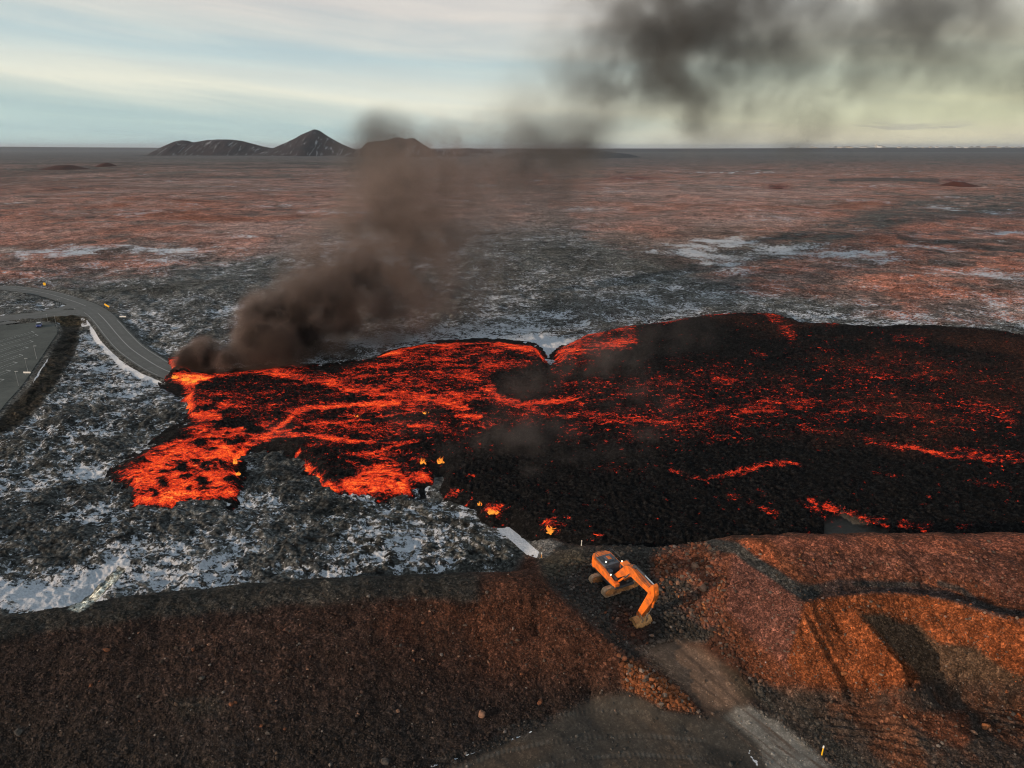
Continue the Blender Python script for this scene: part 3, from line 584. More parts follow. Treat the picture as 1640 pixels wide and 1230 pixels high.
    mx(stroke(u, v, [(496, 740), (510, 752), (518, 772), (540, 782)], 8, 6), .86)
    mx(stroke(u, v, [(560, 742), (600, 752), (640, 745), (600, 730)], 3, 5), .72)
    mx(area(u, v, [(652, 764), (672, 756), (690, 762), (690, 773), (656, 772)], 4), .9)
    mx(stroke(u, v, [(476, 728), (484, 722)], 3, 3), .8)
    ad(blob(u, v, 545, 760, 22, 12), -.55); ad(blob(u, v, 618, 768, 8, 4), -.5)
    for cx, cy, rx, ry in [(322, 711, 15, 8), (228, 737, 10, 5), (292, 755, 13, 4), (335, 750, 9, 4), (328, 774, 11, 8), (262, 777, 12, 6), (300, 783, 6, 3), (360, 744, 10, 4), (262, 706, 14, 5), (280, 698, 24, 5), (360, 683, 26, 5), (318, 741, 12, 3), (262, 757, 10, 4), (372, 768, 8, 5), (245, 790, 8, 4), (300, 765, 7, 3), (400, 684, 18, 4), (345, 722, 10, 3), (560, 762, 10, 5), (585, 745, 14, 4), (630, 772, 8, 4)]:
        ad(blob(u+5*pn(X/2.2, Y/1.6, 160)+8*pn(X/5, Y/4, 163), v+3*pn(X/2.2, Y/1.6, 161)+4*pn(X/5, Y/4, 164), cx, cy, rx, ry), -.8)
    # central belt
    mx(area(u, v, [(820, 650), (900, 648), (1000, 655), (1080, 640), (1200, 625), (1290, 640), (1300, 665), (1200, 690), (1080, 700), (960, 700), (860, 680)], 14), .48)
    mx(area(u, v, [(830, 652), (960, 660), (1060, 668), (1100, 690), (1000, 698), (920, 690), (860, 676)], 8), .62)
    mx(stroke(u, v, [(1120, 690), (1160, 672), (1200, 660), (1215, 645), (1260, 640), (1290, 650)], 9, 9), .48)
    mx(stroke(u, v, [(880, 646), (960, 644), (1020, 636), (1090, 618), (1120, 610)], 4, 6), .52)
    mx(area(u, v, [(1180, 640), (1300, 650), (1420, 690), (1380, 720), (1260, 710), (1180, 690)], 14), .40)
    mx(stroke(u, v, [(1310, 690), (1340, 668), (1370, 660)], 4, 5), .46)
    mx(stroke(u, v, [(1385, 715), (1430, 724), (1480, 730), (1520, 738), (1580, 742), (1660, 752), (1800, 766)], 9, 6), .62)
    mx(area(u, v, [(1480, 720), (1560, 722), (1660, 735), (1660, 760), (1560, 750)], 8), .42)
    mx(area(u, v, [(1520, 648), (1600, 645), (1640, 655), (1640, 675), (1560, 668)], 10), .34)
    mx(stroke(u, v, [(1460, 700), (1475, 695), (1480, 712)], 3, 3), .45)
    mx(area(u, v, [(1380, 630), (1640, 630), (1640, 720), (1400, 705)], 20), .42); mx(area(u, v, [(880, 590), (1300, 580), (1340, 640), (1250, 720), (900, 720)], 25), .40); mx(area(u, v, [(1260, 560), (1500, 560), (1640, 620), (1640, 720), (1300, 700)], 25), .33)
    mx(stroke(u, v, [(1075, 765), (1100, 775), (1125, 778), (1150, 772), (1190, 766), (1215, 758), (1240, 752), (1280, 752)], 4, 5), .62)
    mx(stroke(u, v, [(1280, 752), (1340, 752)], 2, 3), .35)
    for pts, wd, a in [([(1170, 808), (1200, 820), (1240, 838)], 4, .40), ([(1280, 818), (1300, 824), (1315, 838)], 4, .55), ([(1322, 822), (1350, 835), (1380, 842), (1416, 850)], 5, .70), ([(1440, 852), (1485, 855)], 4, .66), ([(1210, 798), (1225, 802)], 3, .55), ([(1400, 768), (1440, 770)], 2, .45), ([(1555, 780), (1640, 790)], 2, .40), ([(1530, 852), (1550, 853)], 3, .5), ([(1296, 812), (1306, 816)], 4, .55),
                       ([(1240, 512), (1262, 530), (1268, 548)], 7, .60), ([(1000, 524), (1070, 514), (1130, 506), (1190, 502), (1250, 506)], 3, .60), ([(1320, 520), (1340, 522)], 3, .5), ([(1430, 548), (1480, 552)], 3, .50), ([(1470, 556), (1478, 560)], 3, .5), ([(900, 570), (940, 558), (985, 556), (1010, 552)], 7, .84), ([(905, 556), (935, 540), (985, 532), (1010, 530)], 6, .78), ([(1060, 516), (1095, 514)], 4, .6),
                       ([(1200, 570), (1225, 575)], 3, .4), ([(1300, 560), (1340, 574)], 4, .28), ([(1190, 590), (1220, 610)], 5, .30), ([(1050, 630), (1150, 600)], 5, .24), ([(940, 760), (1030, 765)], 4, .24), ([(1410, 615), (1430, 612)], 3, .4)]:
        mx(stroke(u, v, pts, wd*.5, wd*2), a)
    mx(area(u, v, [(890, 560), (960, 545), (1000, 560), (960, 600), (890, 600), (880, 584)], 10), .38)
    mx(area(u, v, [(880, 590), (1000, 600), (1250, 560), (1250, 640), (1000, 640), (880, 640)], 25), .14)
    mx(area(u, v, [(470, 700), (640, 700), (800, 690), (760, 740), (640, 735), (500, 730)], 14), .24)
    # burning edge along the track
    for cx, cy, rx, ry, a in [(724, 790, 14, 5, .8), (790, 818, 16, 8, .86), (884, 846, 20, 9, .80), (952, 853, 6, 5, .55), (960, 866, 9, 4, .7), (912, 838, 4, 5, .6), (757, 767, 6, 3, .8), (706, 760, 4, 3, .5), (750, 803, 6, 4, .5), (936, 842, 5, 3, .35), (1010, 860, 8, 4, .2), (700, 735, 16, 5, .2)]:
        mx(blob(u, v, cx, cy, rx, ry), a)
    mx(blob(u, v, 377, 735, 5, 10), 1.0); mx(blob(u, v, 381, 757, 5, 6), 1.0)
    Ht = Ht*np.interp(U, [700, 1000], [1, .84])
    rag = fbm(X*.55, Y, 7, 5, .62, 131)+.6*fbm(X*.3, Y, 3, 3, .6, 137)
    isl = sstep(.18, .38, fbm(X*.55, Y, 6.5, 5, .6, 141))
    Ht = Ht+rag*np.clip(Ht*1.3, 0, .62)*.6-isl*.42*sstep(.3, .6, Ht)*(Ht < 1.02)
    for cx, cy, rx, ry, a in [(724, 790, 16, 5, .72), (790, 819, 20, 8, .85), (884, 846, 24, 10, .82), (960, 866, 12, 4, .7), (912, 838, 5, 5, .6), (757, 767, 7, 3, .75), (750, 803, 6, 4, .5), (936, 845, 6, 4, .55), (677, 742, 8, 3, .5), (706, 740, 8, 3, .5)]:
        Ht = np.maximum(Ht, blob(U+5*pn(X/1.5, Y/1.5, 181), V+3*pn(X/1.5, Y/1.5, 182), cx, cy, rx, ry)*a*(1+.5*fbm(X, Y, 1.6, 3, .6, 183)))
    return np.clip(Ht, 0, 1.1)
HEAT = np.zeros(LU.shape); k = sd > -3; HEAT[k] = heatmap(LU[k], LV[k], LX[k], LY[k])
fin = .55*fbm(LX*.62, LY, 3.2, 5, .62, 91, ridged=False)+.45*fbm(LX*.7, LY, 1.2, 3, .6, 95)
crust = fbm(LX*.75, LY, 7, 5, .55, 101)
pl = 1-2*np.abs(pn(LX*.8/3.2, LY/3.2, 111)); pl2 = 1-2*np.abs(pn(LX/1.3, LY/1.3, 112))
cold = 1-sstep(.3, .8, HEAT)
edge = sstep(-.6, 2.2, sd)
thick = np.interp(LU, [200, 700, 900, 1100], [1.0, 1.2, 2.2, 2.6])
_sk = sstep(-1.7, .5, sd)
LZ = LZ0+.15+(-.6+edge*(thick*.55+.1)+edge*((.55*crust+.34*pl*.5+.30*pl2+.16*(1-2*np.abs(pn(LX/.7, LY/.7, 113))))*(.35+.65*cold)))
LZ += edge*(.35*fin)*cold; LZ = LZ*(1-ash)+(LZ0-.3)*ash; HEAT = HEAT*(1-ash); LZ = LZ*_sk-.7*(1-_sk)
vv = np.arange(LU.size).reshape(LU.shape)
fq = grid_faces(*LU.shape); ki = inside.ravel(); fq = fq[ki[fq].all(1)]
used = np.unique(fq); rm = np.full(LU.size, -1); rm[used] = np.arange(len(used)); fq = rm[fq]
LVs = np.stack([LX, LY, LZ], -1).reshape(-1, 3)[used]
lme = np_mesh('lava_flow', LVs, fq)
if lme.polygons[len(lme.polygons)//2].normal.z < 0: lme.flip_normals()
attr_f(lme, 'warmth', HEAT.ravel()[used]); attr_f(lme, 'edge', sd.ravel()[used]); attr_f(lme, 'fin', fin.ravel()[used])
brn_sun = sstep(-.2, .4, fbm(LX, LY, 40, 4, .6, 120)+np.interp(LU, [900, 1300, 1640], [-.55, .05, .25])-sstep(700, 790, LV)*.9-.15)  # grazing sunlight on the right-hand crust, painted in as reddish brown
attr_f(lme, 'brown', brn_sun.ravel()[used]); attr_f(lme, 'ash', ash.ravel()[used])
t = NT('molten_lava_crust')
heat = t.attr('warmth'); fn = t.attr('fin'); br = t.attr('brown')
g = t.n('ShaderNodeNewGeometry').outputs['Position']
na = t.noise(.34, 8, .66, g, 1.1, sc=(.62, 1, 1)); nb = t.noise(1.5, 5, .65, g, .7, loc=(9, 4, 0), sc=(.7, 1, 1)); nc = t.noise(.07, 5, .6, g, .5, loc=(1, 22, 0), sc=(.6, 1, 1))
vo = t.n('ShaderNodeTexVoronoi', {'feature': 'DISTANCE_TO_EDGE'}, Scale=.75)
vm = t.n('ShaderNodeMapping'); t.set(vm, 'Vector', t.n('ShaderNodeVectorMath', {'operation': 'ADD'}, i0=g, i1=t.noise(.8, 4, .6, g, out='Color')).outputs[0]); vm.inputs['Scale'].default_value = (.6, 1, 1); t.set(vo, 'Vector', vm.outputs[0])
ridge = t.math('SUBTRACT', 1, t.math('MULTIPLY', t.math('ABSOLUTE', t.math('SUBTRACT', na, .5)), 7.0))          # thin veins
ridge2 = t.math('SUBTRACT', 1, t.math('MULTIPLY', t.math('ABSOLUTE', t.math('SUBTRACT', nb, .5)), 5.0))
crack = t.mr(vo.outputs[0], 0, .16, 1, 0)
p = t.math('ADD', t.math('MULTIPLY', ridge, .40), t.math('MULTIPLY', ridge2, .52)); p = t.math('ADD', p, t.math('MULTIPLY', crack, .22))
p = t.math('ADD', p, t.math('MULTIPLY', t.math('SUBTRACT', nc, .5), .9)); p = t.math('SUBTRACT', p, t.math('MULTIPLY', fn, .70)); n4 = t.noise(4.2, 3, .6, g, .4, loc=(2, 2, 5), sc=(.8, 1, 1)); p = t.math('ADD', p, t.math('MULTIPLY', t.math('SUBTRACT', n4, .5), 1.0))
n5 = t.noise(.95, 3, .55, g, .3, loc=(7, 31, 2), sc=(.7, 1, 1)); p = t.math('ADD', p, t.math('MULTIPLY', t.mr(n5, .60, .70, 0, 1), .62)); p = t.math('SUBTRACT', p, .04)
# glow appears where the pattern rises above a threshold that falls with heat
e = t.math('SUBTRACT', p, t.mr(heat, 0, 1.1, 1.36, .14))
glow = t.mr(e, -.03, .75, 0, 1)
soft = t.mr(e, -.22, .08, 0, 1)
tmp = t.math('MULTIPLY', glow, t.mr(heat, .1, 1, .62, 1.0)); tmp = t.math('MULTIPLY', tmp, t.mr(t.math('ADD', t.math('MULTIPLY', nb, .5), t.math('MULTIPLY', n4, .5)), .34, .66, .45, 1.5))
rp = t.n('ShaderNodeValToRGB'); t.set(rp, 0, tmp)
LC = [(0, (0, 0, 0)), (.10, (.16, .008, .003)), (.30, (.46, .022, .006)), (.55, (.74, .046, .009)), (.80, (.92, .085, .013)), (1.0, (1.0, .21, .03))]
cr = rp.color_ramp
while len(cr.elements) < len(LC): cr.elements.new(.5)
for el_, (a, c) in zip(cr.elements, LC): el_.position = a; el_.color = (*c, 1)
hot = t.math('MULTIPLY', t.mr(heat, .97, 1.1, 0, .85), t.mr(nb, .47, .64, 0, 1))
em = t.mix(hot, rp.outputs[0], (1.0, .52, .09))
em = t.mix(1, em, t.mix(t.math('MULTIPLY', soft, t.mr(heat, .1, .6, 0, 1)), (0, 0, 0), (.10, .006, .002)), 'ADD')
base = t.mix(br, (.0070, .0068, .0070), (.022, .013, .011)); base = t.mix(t.mr(t.math('ADD', t.math('MULTIPLY', nb, .6), t.math('MULTIPLY', n4, .4)), .50, .60, 0, 1), base, t.mix(br, (.028, .027, .027), (.125, .046, .028)))
base = t.mix(t.mr(na, .42, .3, 0, .8), base, (.007, .007, .007))
base = t.mix(t.attr('ash'), base, (.085, .08, .072)); hh = t.math('ADD', t.math('MULTIPLY', nb, .6), t.math('MULTIPLY', na, .7)); hh = t.math('ADD', hh, t.math('MULTIPLY', t.noise(5, 3, .6), .15))
bp = t.n('ShaderNodeBump', None, Strength=1.0, Distance=1.0, Height=hh)
b = t.n('ShaderNodeBsdfPrincipled', None, Base_Color=base, Roughness=.85, Normal=bp.outputs[0], Emission_Color=em); b.inputs['Emission Strength'].default_value = 1.0; b.inputs['Specular IOR Level'].default_value = .03
lava = link('lava_flow', lme, t.out(b)); tag(lava, kind='structure')
# ================================================================ ROADS, CAR PARK, HILLS, TOWN
def strip(name, line, w, z, mat, parent=None, a0=0.0, a1=1.0, cols=8):
    """a ribbon along a world polyline; w = half width or (left, right) offsets"""
    P = np.array(line); T = np.gradient(P, axis=0); T /= np.linalg.norm(T, axis=1)[:, None]+1e-9
    Nn = np.stack([-T[:, 1], T[:, 0]], 1); l, r = (w, -w) if not isinstance(w, tuple) else w
    s = np.linspace(l, r, cols); V = np.zeros((len(P), cols, 3)); V[..., :2] = P[:, None, :]+Nn[:, None, :]*s[None, :, None]; V[..., 2] = z
    me = np_mesh(name, V.reshape(-1, 3), grid_faces(len(P), cols))
    if me.polygons[0].normal.z < 0: me.flip_normals()
    attr_f(me, 'across', np.repeat(s[None, :], len(P), 0).ravel())
    return link(name, me, mat, parent)
t = NT('worn_asphalt')
ac = t.attr('across'); n1 = t.noise(.25, 6, .6); n2 = t.noise(4, 4, .7)
wt = t.math('ABSOLUTE', t.math('SINE', t.math('MULTIPLY', ac, 1.5)))
c = t.mix(t.mr(n1, .3, .7, 0, 1), (.088, .092, .092), (.125, .130, .128)); c = t.mix(t.math('MULTIPLY', wt, .3), c, (.075, .078, .078)); c = t.mix(t.mr(n2, .5, .75, 0, .25), c, (.18, .19, .19))
c = t.mix(t.mr(t.noise(.5, 6, .7, loc=(4, 4, 4)), .56, .66, 0, .3), c, (.20, .215, .22))
b = t.n('ShaderNodeBsdfPrincipled', None, Base_Color=c, Roughness=.8); b.inputs['Specular IOR Level'].default_value = .2; asphalt = t.out(b)
t = NT('car_park_gravel')
n1 = t.noise(.09, 6, .65); n2 = t.noise(1.2, 6, .7)
c = t.mix(t.mr(n1, .35, .65, 0, 1), (.050, .058, .056), (.095, .105, .100)); c = t.mix(t.mr(n2, .45, .7, 0, .5), c, (.12, .125, .12))
b = t.n('ShaderNodeBsdfPrincipled', None, Base_Color=c, Roughness=.9); b.inputs['Specular IOR Level'].default_value = .15; parkmat = t.out(b)
t = NT('worn_white_paint')
n2 = t.noise(2.5, 6, .7); c = t.mix(t.mr(n2, .38, .58, .1, .85), (.50, .52, .52), (.17, .18, .18))
b = t.n('ShaderNodeBsdfPrincipled', None, Base_Color=c, Roughness=.7); paintm = t.out(b)
def poly_obj(name, pts, z, mat, attr=False):
    bm = bmesh.new(); vs = []
    for (a, b_) in smooth_line(pts, 4): vs.append(bm.verts.new((a, b_, z)))
    bm.faces.new(vs); bmesh.ops.triangulate(bm, faces=bm.faces[:]); me = bpy.data.meshes.new(name); bm.to_mesh(me); bm.free()
    if me.polygons[0].normal.z < 0: me.flip_normals()
    if attr: attr_f(me, 'across', np.zeros(len(me.vertices)))
    return link(name, me, mat)
W = lambda pts: [tuple(float(v) for v in gpa(a, b, 0)) for a, b in pts]
park = poly_obj('car_park', _carw, 0.0, parkmat); tag(park, kind='structure')
side = poly_obj('side_road', W([(-300, 512), (-60, 510), (0, 506), (35, 502), (66, 498), (90, 493.5), (102, 490), (110, 486), (116, 483), (130, 487), (148, 494), (165, 506), (172, 516), (160, 512), (146, 508), (125, 506.5), (100, 507), (80, 509), (60, 512), (40, 515), (10, 519), (-20, 521), (-300, 530)]), .008, asphalt, True); tag(side, kind='structure')
rl = smooth_line(_roadw, 10)
road = strip('road', rl, 4.4, .016, asphalt, cols=24); tag(road, kind='structure')
k0 = [i for i, p_ in enumerate(rl) if p_[0] > _roadw[9][0] and p_[1] < _roadw[9][1]]
P_ = np.array(rl); pix = np.array([[*map(float, proj(np.array(a), np.array(b), 0.0))] for a, b in rl])
def seg_px(x0, x1): return [rl[i] for i in range(len(rl)) if x0 <= pix[i][0] <= x1]
L1 = strip('centre_line', seg_px(-400, 138), (.10, -.10), .021, paintm, road, cols=2)
L2 = strip('centre_line', seg_px(156, 275), (.11, -.11), .021, paintm, road, cols=2)
for q, (x0, x1) in ((3.8, (-400, 108)), (-3.8, (150, 275)), (3.8, (170, 275))):
    strip('edge_line', seg_px(x0, x1), (q+.07, q-.07), .021, paintm, road, cols=2)
# parking bays: pairs of lines joined by a hooked end
for (x0, y0, x1, y1) in [(-60, 563, 52, 532), (-60, 570, 58, 537), (-60, 580, 50, 547), (-60, 590, 42, 557), (-60, 600, 33, 569), (-60, 612, 24, 581), (-60, 624, 13, 594), (-60, 637, 2, 608)]:
    A = np.array(gpa(x0, y0, 0)); B = np.array(gpa(x1, y1, 0)); d_ = (B-A)/np.linalg.norm(B-A); n_ = np.array([-d_[1], d_[0]])
    V = []; F_ = []
    def bar(p, q, w_):
        dd = (q-p)/np.linalg.norm(q-p); nn = np.array([-dd[1], dd[0]])*w_; i = len(V)
        V.extend([(*(p+nn), .006), (*(p-nn), .006), (*(q-nn), .006), (*(q+nn), .006)]); F_.append((i, i+1, i+2, i+3))
    bar(A+n_*.85, B+n_*.85, .07); bar(A-n_*.85, B-n_*.85, .07); bar(B-n_*.85, B+n_*1.5+d_*.9, .16)
    me = np_mesh('bay_marking', np.array(V), np.array(F_), False)
    if me.polygons[0].normal.z < 0: me.flip_normals()
    link('bay_marking', me, paintm, park)
# ---------------------------------------------------------------- hills on the horizon
def hillmat(name, dark, red, snowamt):
    t = NT(name); g = t.n('ShaderNodeNewGeometry').outputs['Position']
    n = t.noise(.006, 8, .65, g); n2 = t.noise(.02, 6, .6, g, sc=(1.0, .5, .25)); n3 = t.noise(.012, 7, .7, g, .8, loc=(40, 0, 9), sc=(3.2, .4, .35))
    c = t.mix(t.mr(n, .38, .62, 0, 1), dark, red); c = t.mix(t.mr(n2, .3, .7, 0, .5), c, tuple(q*.5 for q in dark))
    s_ = t.mr(t.math('ADD', n3, t.math('MULTIPLY', t.math('SUBTRACT', n2, .5), .5)), .62-snowamt, .70-snowamt, 0, .5)
    c = t.mix(s_, c, (.42, .45, .50))
    b = t.n('ShaderNodeBsdfPrincipled', None, Base_Color=c, Roughness=.95); b.inputs['Specular IOR Level'].default_value = .1
    return t.out(b)
hm = hillmat('cinder_slope', (.016, .014, .018), (.034, .022, .024), .05); hm2 = hillmat('red_cinder', (.045, .028, .026), (.10, .036, .028), -.1)
hm3 = hillmat('far_moor', (.060, .066, .074), (.052, .056, .064), -.05)
def hill(name, Y, prof, dep, mat, seed, nx=240, ny=70, rough=.06, crater=None):
    """prof: (px, py) of the skyline as seen; the ridge stands at depth Y and falls off over dep metres both ways"""
    xs = np.array([gpa(p[0], 0, 0)[0]*0+pY(p[0], p[1], Y)[0] for p in prof]); zs = np.array([pY(p[0], p[1], Y)[2] for p in prof])
    zs = np.maximum(zs, 0)
    X = np.linspace(xs[0], xs[-1], nx); q = np.linspace(-1, 1, ny)
    Zr = np.interp(X, xs, zs); ker = np.ones(5)/5; Zr = np.convolve(np.r_[[Zr[0]]*2, Zr, [Zr[-1]]*2], ker, 'valid')
    GX_, Q = np.meshgrid(X, q); Zr = np.repeat(Zr[None], ny, 0)
    hmax = zs.max(); dl = dep*(.35+.65*Zr/hmax)
    GY_ = Y+Q*dep*1.1; a_ = np.clip(np.abs(GY_-Y)/dl, 0, 1.6)
    fall = np.clip(1-a_, 0, 1)**.92
    Z = Zr*fall
    gull = fbm(GX_/1.0, GY_*.35, hmax*.55, 4, .6, seed, ridged=True)
    Z = Z*(1+rough*gull*np.sin(np.clip(a_, 0, 1)*np.pi)*3.0)+fbm(GX_, GY_, 90, 4, .6, seed+5)*hmax*rough*.4*fall
    if crater:
        cx, cy_, cr_, cd = crater; rr = np.hypot(GX_-cx, GY_-cy_); Z -= cd*np.exp(-(rr/cr_)**2)
    Z = Z-3
    me = np_mesh(name, np.stack([GX_, GY_, Z], -1).reshape(-1, 3), grid_faces(ny, nx))
    if me.polygons[len(me.polygons)//2].normal.z < 0: me.flip_normals()
    o = link(name, me, mat); tag(o, kind='structure'); return o
def pY(px, py, Y):
    a = (px-820)/FP; b = (615-py)/FP; dy = ct+b*st; dz = -st+b*ct; t_ = Y/dy
    return (a*t_, Y, H+dz*t_)
hill('hill', 6500, [(236, 249), (246, 245), (258, 236), (270, 230), (282, 225), (291, 223.5), (300, 224.5), (310, 227.5), (318, 226), (332, 223.5), (350, 222.5), (370, 222.8), (388, 225), (402, 229), (420, 233.5), (436, 236.5), (450, 240), (470, 244), (486, 249)], 420, hm, 301)
hill('cone_hill', 6300, [(404, 249), (420, 243), (434, 238.5), (452, 230), (468, 223), (482, 215), (494, 210), (501, 206.5), (506, 206.2), (512, 208.5), (522, 215.5), (536, 224), (550, 231), (562, 236.5), (574, 241), (586, 245), (600, 250)], 560, hm, 311, rough=.035)
hill('crater_hill', 5600, [(548, 251), (566, 244), (578, 237.5), (584, 231), (588, 226.5), (600, 225), (614, 224.5), (624, 222), (634, 218.8), (642, 219.8), (650, 221.5), (658, 220), (663, 219.4), (670, 225), (680, 232), (690, 238), (704, 240.5), (730, 242), (760, 247), (790, 252)], 420, hm, 321, crater=(0, 0, 1, 0))
hill('ridge', 8200, [(680, 246), (716, 240), (724, 237.8), (742, 237.2), (752, 236.6), (762, 238), (772, 238.8), (784, 241), (800, 246)], 240, hm, 331, 90, 24)
hill('ridge', 4800, [(790, 252), (830, 243), (860, 239.5), (880, 237.5), (900, 239.5), (960, 240.5), (1010, 246), (1030, 252)], 300, hm3, 335, 90, 24)
hill('mound', 2500, [(128, 272), (146, 267), (156, 264), (164, 259.5), (172, 258.6), (180, 262), (188, 266), (200, 272)], 70, hm2, 341, 70, 24)
hill('mound', 1150, [(1218, 307), (1232, 301.5), (1240, 298), (1250, 297), (1258, 300.5), (1276, 307)], 22, hm2, 351, 60, 20)
hill('mound', 1300, [(1496, 298), (1515, 291), (1530, 287), (1544, 288), (1556, 292), (1576, 299)], 28, hm2, 361, 60, 20)
hill('mound', 1900, [(370, 282), (392, 276.5), (410, 275), (430, 278), (450, 283)], 40, hm2, 371, 60, 20)
hill('mound', 2300, [(60, 272), (90, 263), (112, 262), (135, 267), (150, 271)], 60, hm2, 381, 60, 20)
hill('plateau', 16000, [(-900, 242), (-500, 236), (-200, 234.6), (0, 234.2), (60, 234.8), (150, 235.4), (250, 235.9), (330, 238), (420, 244)], 1500, hm3, 391, 160, 16, .01)
hill('plateau', 11000, [(300, 246), (420, 238.5), (700, 238), (1000, 237.9), (1080, 237.8), (1180, 237), (1280, 236.4), (1340, 235.6), (1420, 235.2), (1500, 235.4), (1640, 235), (1900, 234.6), (2300, 236), (2600, 246)], 900, hm3, 401, 200, 16, .01)
# ---------------------------------------------------------------- distant town
wallm = [simple('render_white', (.80, .82, .82), .8, var=.1), simple('render_grey', (.34, .36, .38), .8, var=.1), simple('render_cream', (.62, .58, .52), .8, var=.1)]
roofm = [simple('roof_dark', (.06, .06, .065), .8), simple('roof_red', (.14, .05, .04), .8)]
def house_mesh(w_, d_, h_, r_):
    a, b_ = w_/2, d_/2
    Vw = [(-a, -b_, -6), (a, -b_, -6), (a, b_, -6), (-a, b_, -6), (-a, -b_, h_), (a, -b_, h_), (a, b_, h_), (-a, b_, h_), (-a, 0, h_+r_), (a, 0, h_+r_)]
    bm = bmesh.new(); vs = [bm.verts.new(v) for v in Vw]
    for f_ in ((0, 1, 5, 4), (1, 2, 6, 9, 5), (2, 3, 7, 6), (3, 0, 4, 8, 7)): bm.faces.new([vs[i] for i in f_])
    me = bpy.data.meshes.new('town_building'); bm.to_mesh(me); bm.free()
    a += .6; bm = bmesh.new(); vs = [bm.verts.new(v) for v in [(-a, -b_-.6, h_-.1), (a, -b_-.6, h_-.1), (a, 0, h_+r_+.3), (-a, 0, h_+r_+.3), (-a, b_+.6, h_-.1), (a, b_+.6, h_-.1), (-a, -b_-.6, h_-.6), (a, -b_-.6, h_-.6)]]
    for f_ in ((0, 1, 2, 3), (3, 2, 5, 4), (6, 7, 1, 0)): bm.faces.new([vs[i] for i in f_])
    mr_ = bpy.data.meshes.new('roof'); bm.to_mesh(mr_); bm.free()
    return me, mr_
rg = np.random.default_rng(55)
for i in range(34):
    px = [1268, 1278, 1300, 1306, 1330, 1338, 1345, 1352, 1358, 1362, 1380, 1384, 1390, 1409, 1415, 1440, 1452, 1466, 1478, 1490, 1500, 1512, 1522, 1535, 1547, 1556, 1566, 1575, 1584, 1592, 1600, 1612, 1622, 1632][i]
    x, y, z = pY(px, 235.6 if i % 3 else 236.2, 10000+rg.uniform(-300, 300)); w_ = rg.uniform(22, 70); h_ = rg.uniform(5, 9)
    if px in (1409,): w_, h_ = 60, 17
    mw, mr2 = house_mesh(w_, rg.uniform(12, 20), h_, rg.uniform(2, 5)); o = link('town_building', mw, wallm[int(rg.integers(0, 3)) if px != 1384 else 0]); link('roof', mr2, roofm[int(rg.random() < .25)], o)
    o.location = (x, y, z-2); tag(o, 'small pale building of the distant town on the horizon', 'building', 'buildings of the distant town on the horizon')
x, y, z = pY(1403, 235.6, 9900)
bm = bmesh.new(); bmesh.ops.create_cone(bm, segments=14, radius1=7, radius2=6, depth=40, cap_ends=True, matrix=Matrix.Translation((0, 0, 12))); me = bpy.data.meshes.new('water_tower'); bm.to_mesh(me); bm.free()
o = link('water_tower', me, wallm[2]); bm = bmesh.new(); bmesh.ops.create_cone(bm, segments=14, radius1=6, radius2=14, depth=12, cap_ends=True, matrix=Matrix.Translation((0, 0, 37.9))); me = bpy.data.meshes.new('tank'); bm.to_mesh(me); bm.free(); link('tank', me, wallm[0], o)
o.location = (x, y, z-2); tag(o, 'tall water tower rising above the distant town on the horizon', 'water tower')
x, y, z = pY(1349, 235.6, 9900)
bm = bmesh.new(); bmesh.ops.create_cone(bm, segments=8, radius1=3, radius2=1, depth=46, cap_ends=True, matrix=Matrix.Translation((0, 0, 18))); me = bpy.data.meshes.new('mast'); bm.to_mesh(me); bm.free()
o = link('mast', me, wallm[1]); o.location = (x, y, z); tag(o, 'thin grey mast standing left of the distant water tower', 'mast')
# ================================================================ MESH BUILDER
class MB:
    def __init__(s): s.bm = bmesh.new()
    def box(s, c, d, rot=(0, 0, 0)):
        M_ = Matrix.Translation(c) @ Euler(rot).to_matrix().to_4x4() @ Matrix.Diagonal((*d, 1)); bmesh.ops.create_cube(s.bm, size=1, matrix=M_); return s
    def prism(s, prof, y0, y1, inset=0.0):
        """profile (x, z) closed, extruded along y"""
        n = len(prof); a = [s.bm.verts.new((x, y0, z)) for x, z in prof]; b = [s.bm.verts.new((x, y1, z)) for x, z in prof]
        for i in range(n): s.bm.faces.new((a[i], a[(i+1) % n], b[(i+1) % n], b[i]))
        s.bm.faces.new(a[::-1]); s.bm.faces.new(b); return s
    def tube(s, p, q, r, r2=None, seg=10, caps=True):
        p = Vector(p); q = Vector(q); d = q-p
        M_ = Matrix.Translation((p+q)/2) @ d.to_track_quat('Z', 'Y').to_matrix().to_4x4()
        bmesh.ops.create_cone(s.bm, segments=seg, radius1=r, radius2=r if r2 is None else r2, depth=d.length, cap_ends=caps, matrix=M_); return s
    def sphere(s, c, r, sc=(1, 1, 1), sub=2):
        bmesh.ops.create_icosphere(s.bm, subdivisions=sub, radius=r, matrix=Matrix.Translation(c) @ Matrix.Diagonal((*sc, 1))); return s
    def build(s, name, mat, parent=None, bev=0.0, smooth=False):
        bmesh.ops.recalc_face_normals(s.bm, faces=s.bm.faces[:])
        if bev: bmesh.ops.bevel(s.bm, geom=[e for e in s.bm.edges if e.calc_face_angle(0) > .5], offset=bev, segments=2, affect='EDGES', profile=.6)
        me = bpy.data.meshes.new(name); s.bm.to_mesh(me); s.bm.free()
        if smooth:
            for p_ in me.polygons: p_.use_smooth = True
        return link(name, me, mat, parent)
M_or = simple('orange_paint', (.86, .19, .022), .42, spec=.4, var=.12, scale=1.2, dirt=(.30, .10, .04)); M_dk = simple('dark_steel', (.055, .058, .065), .55, var=.3)
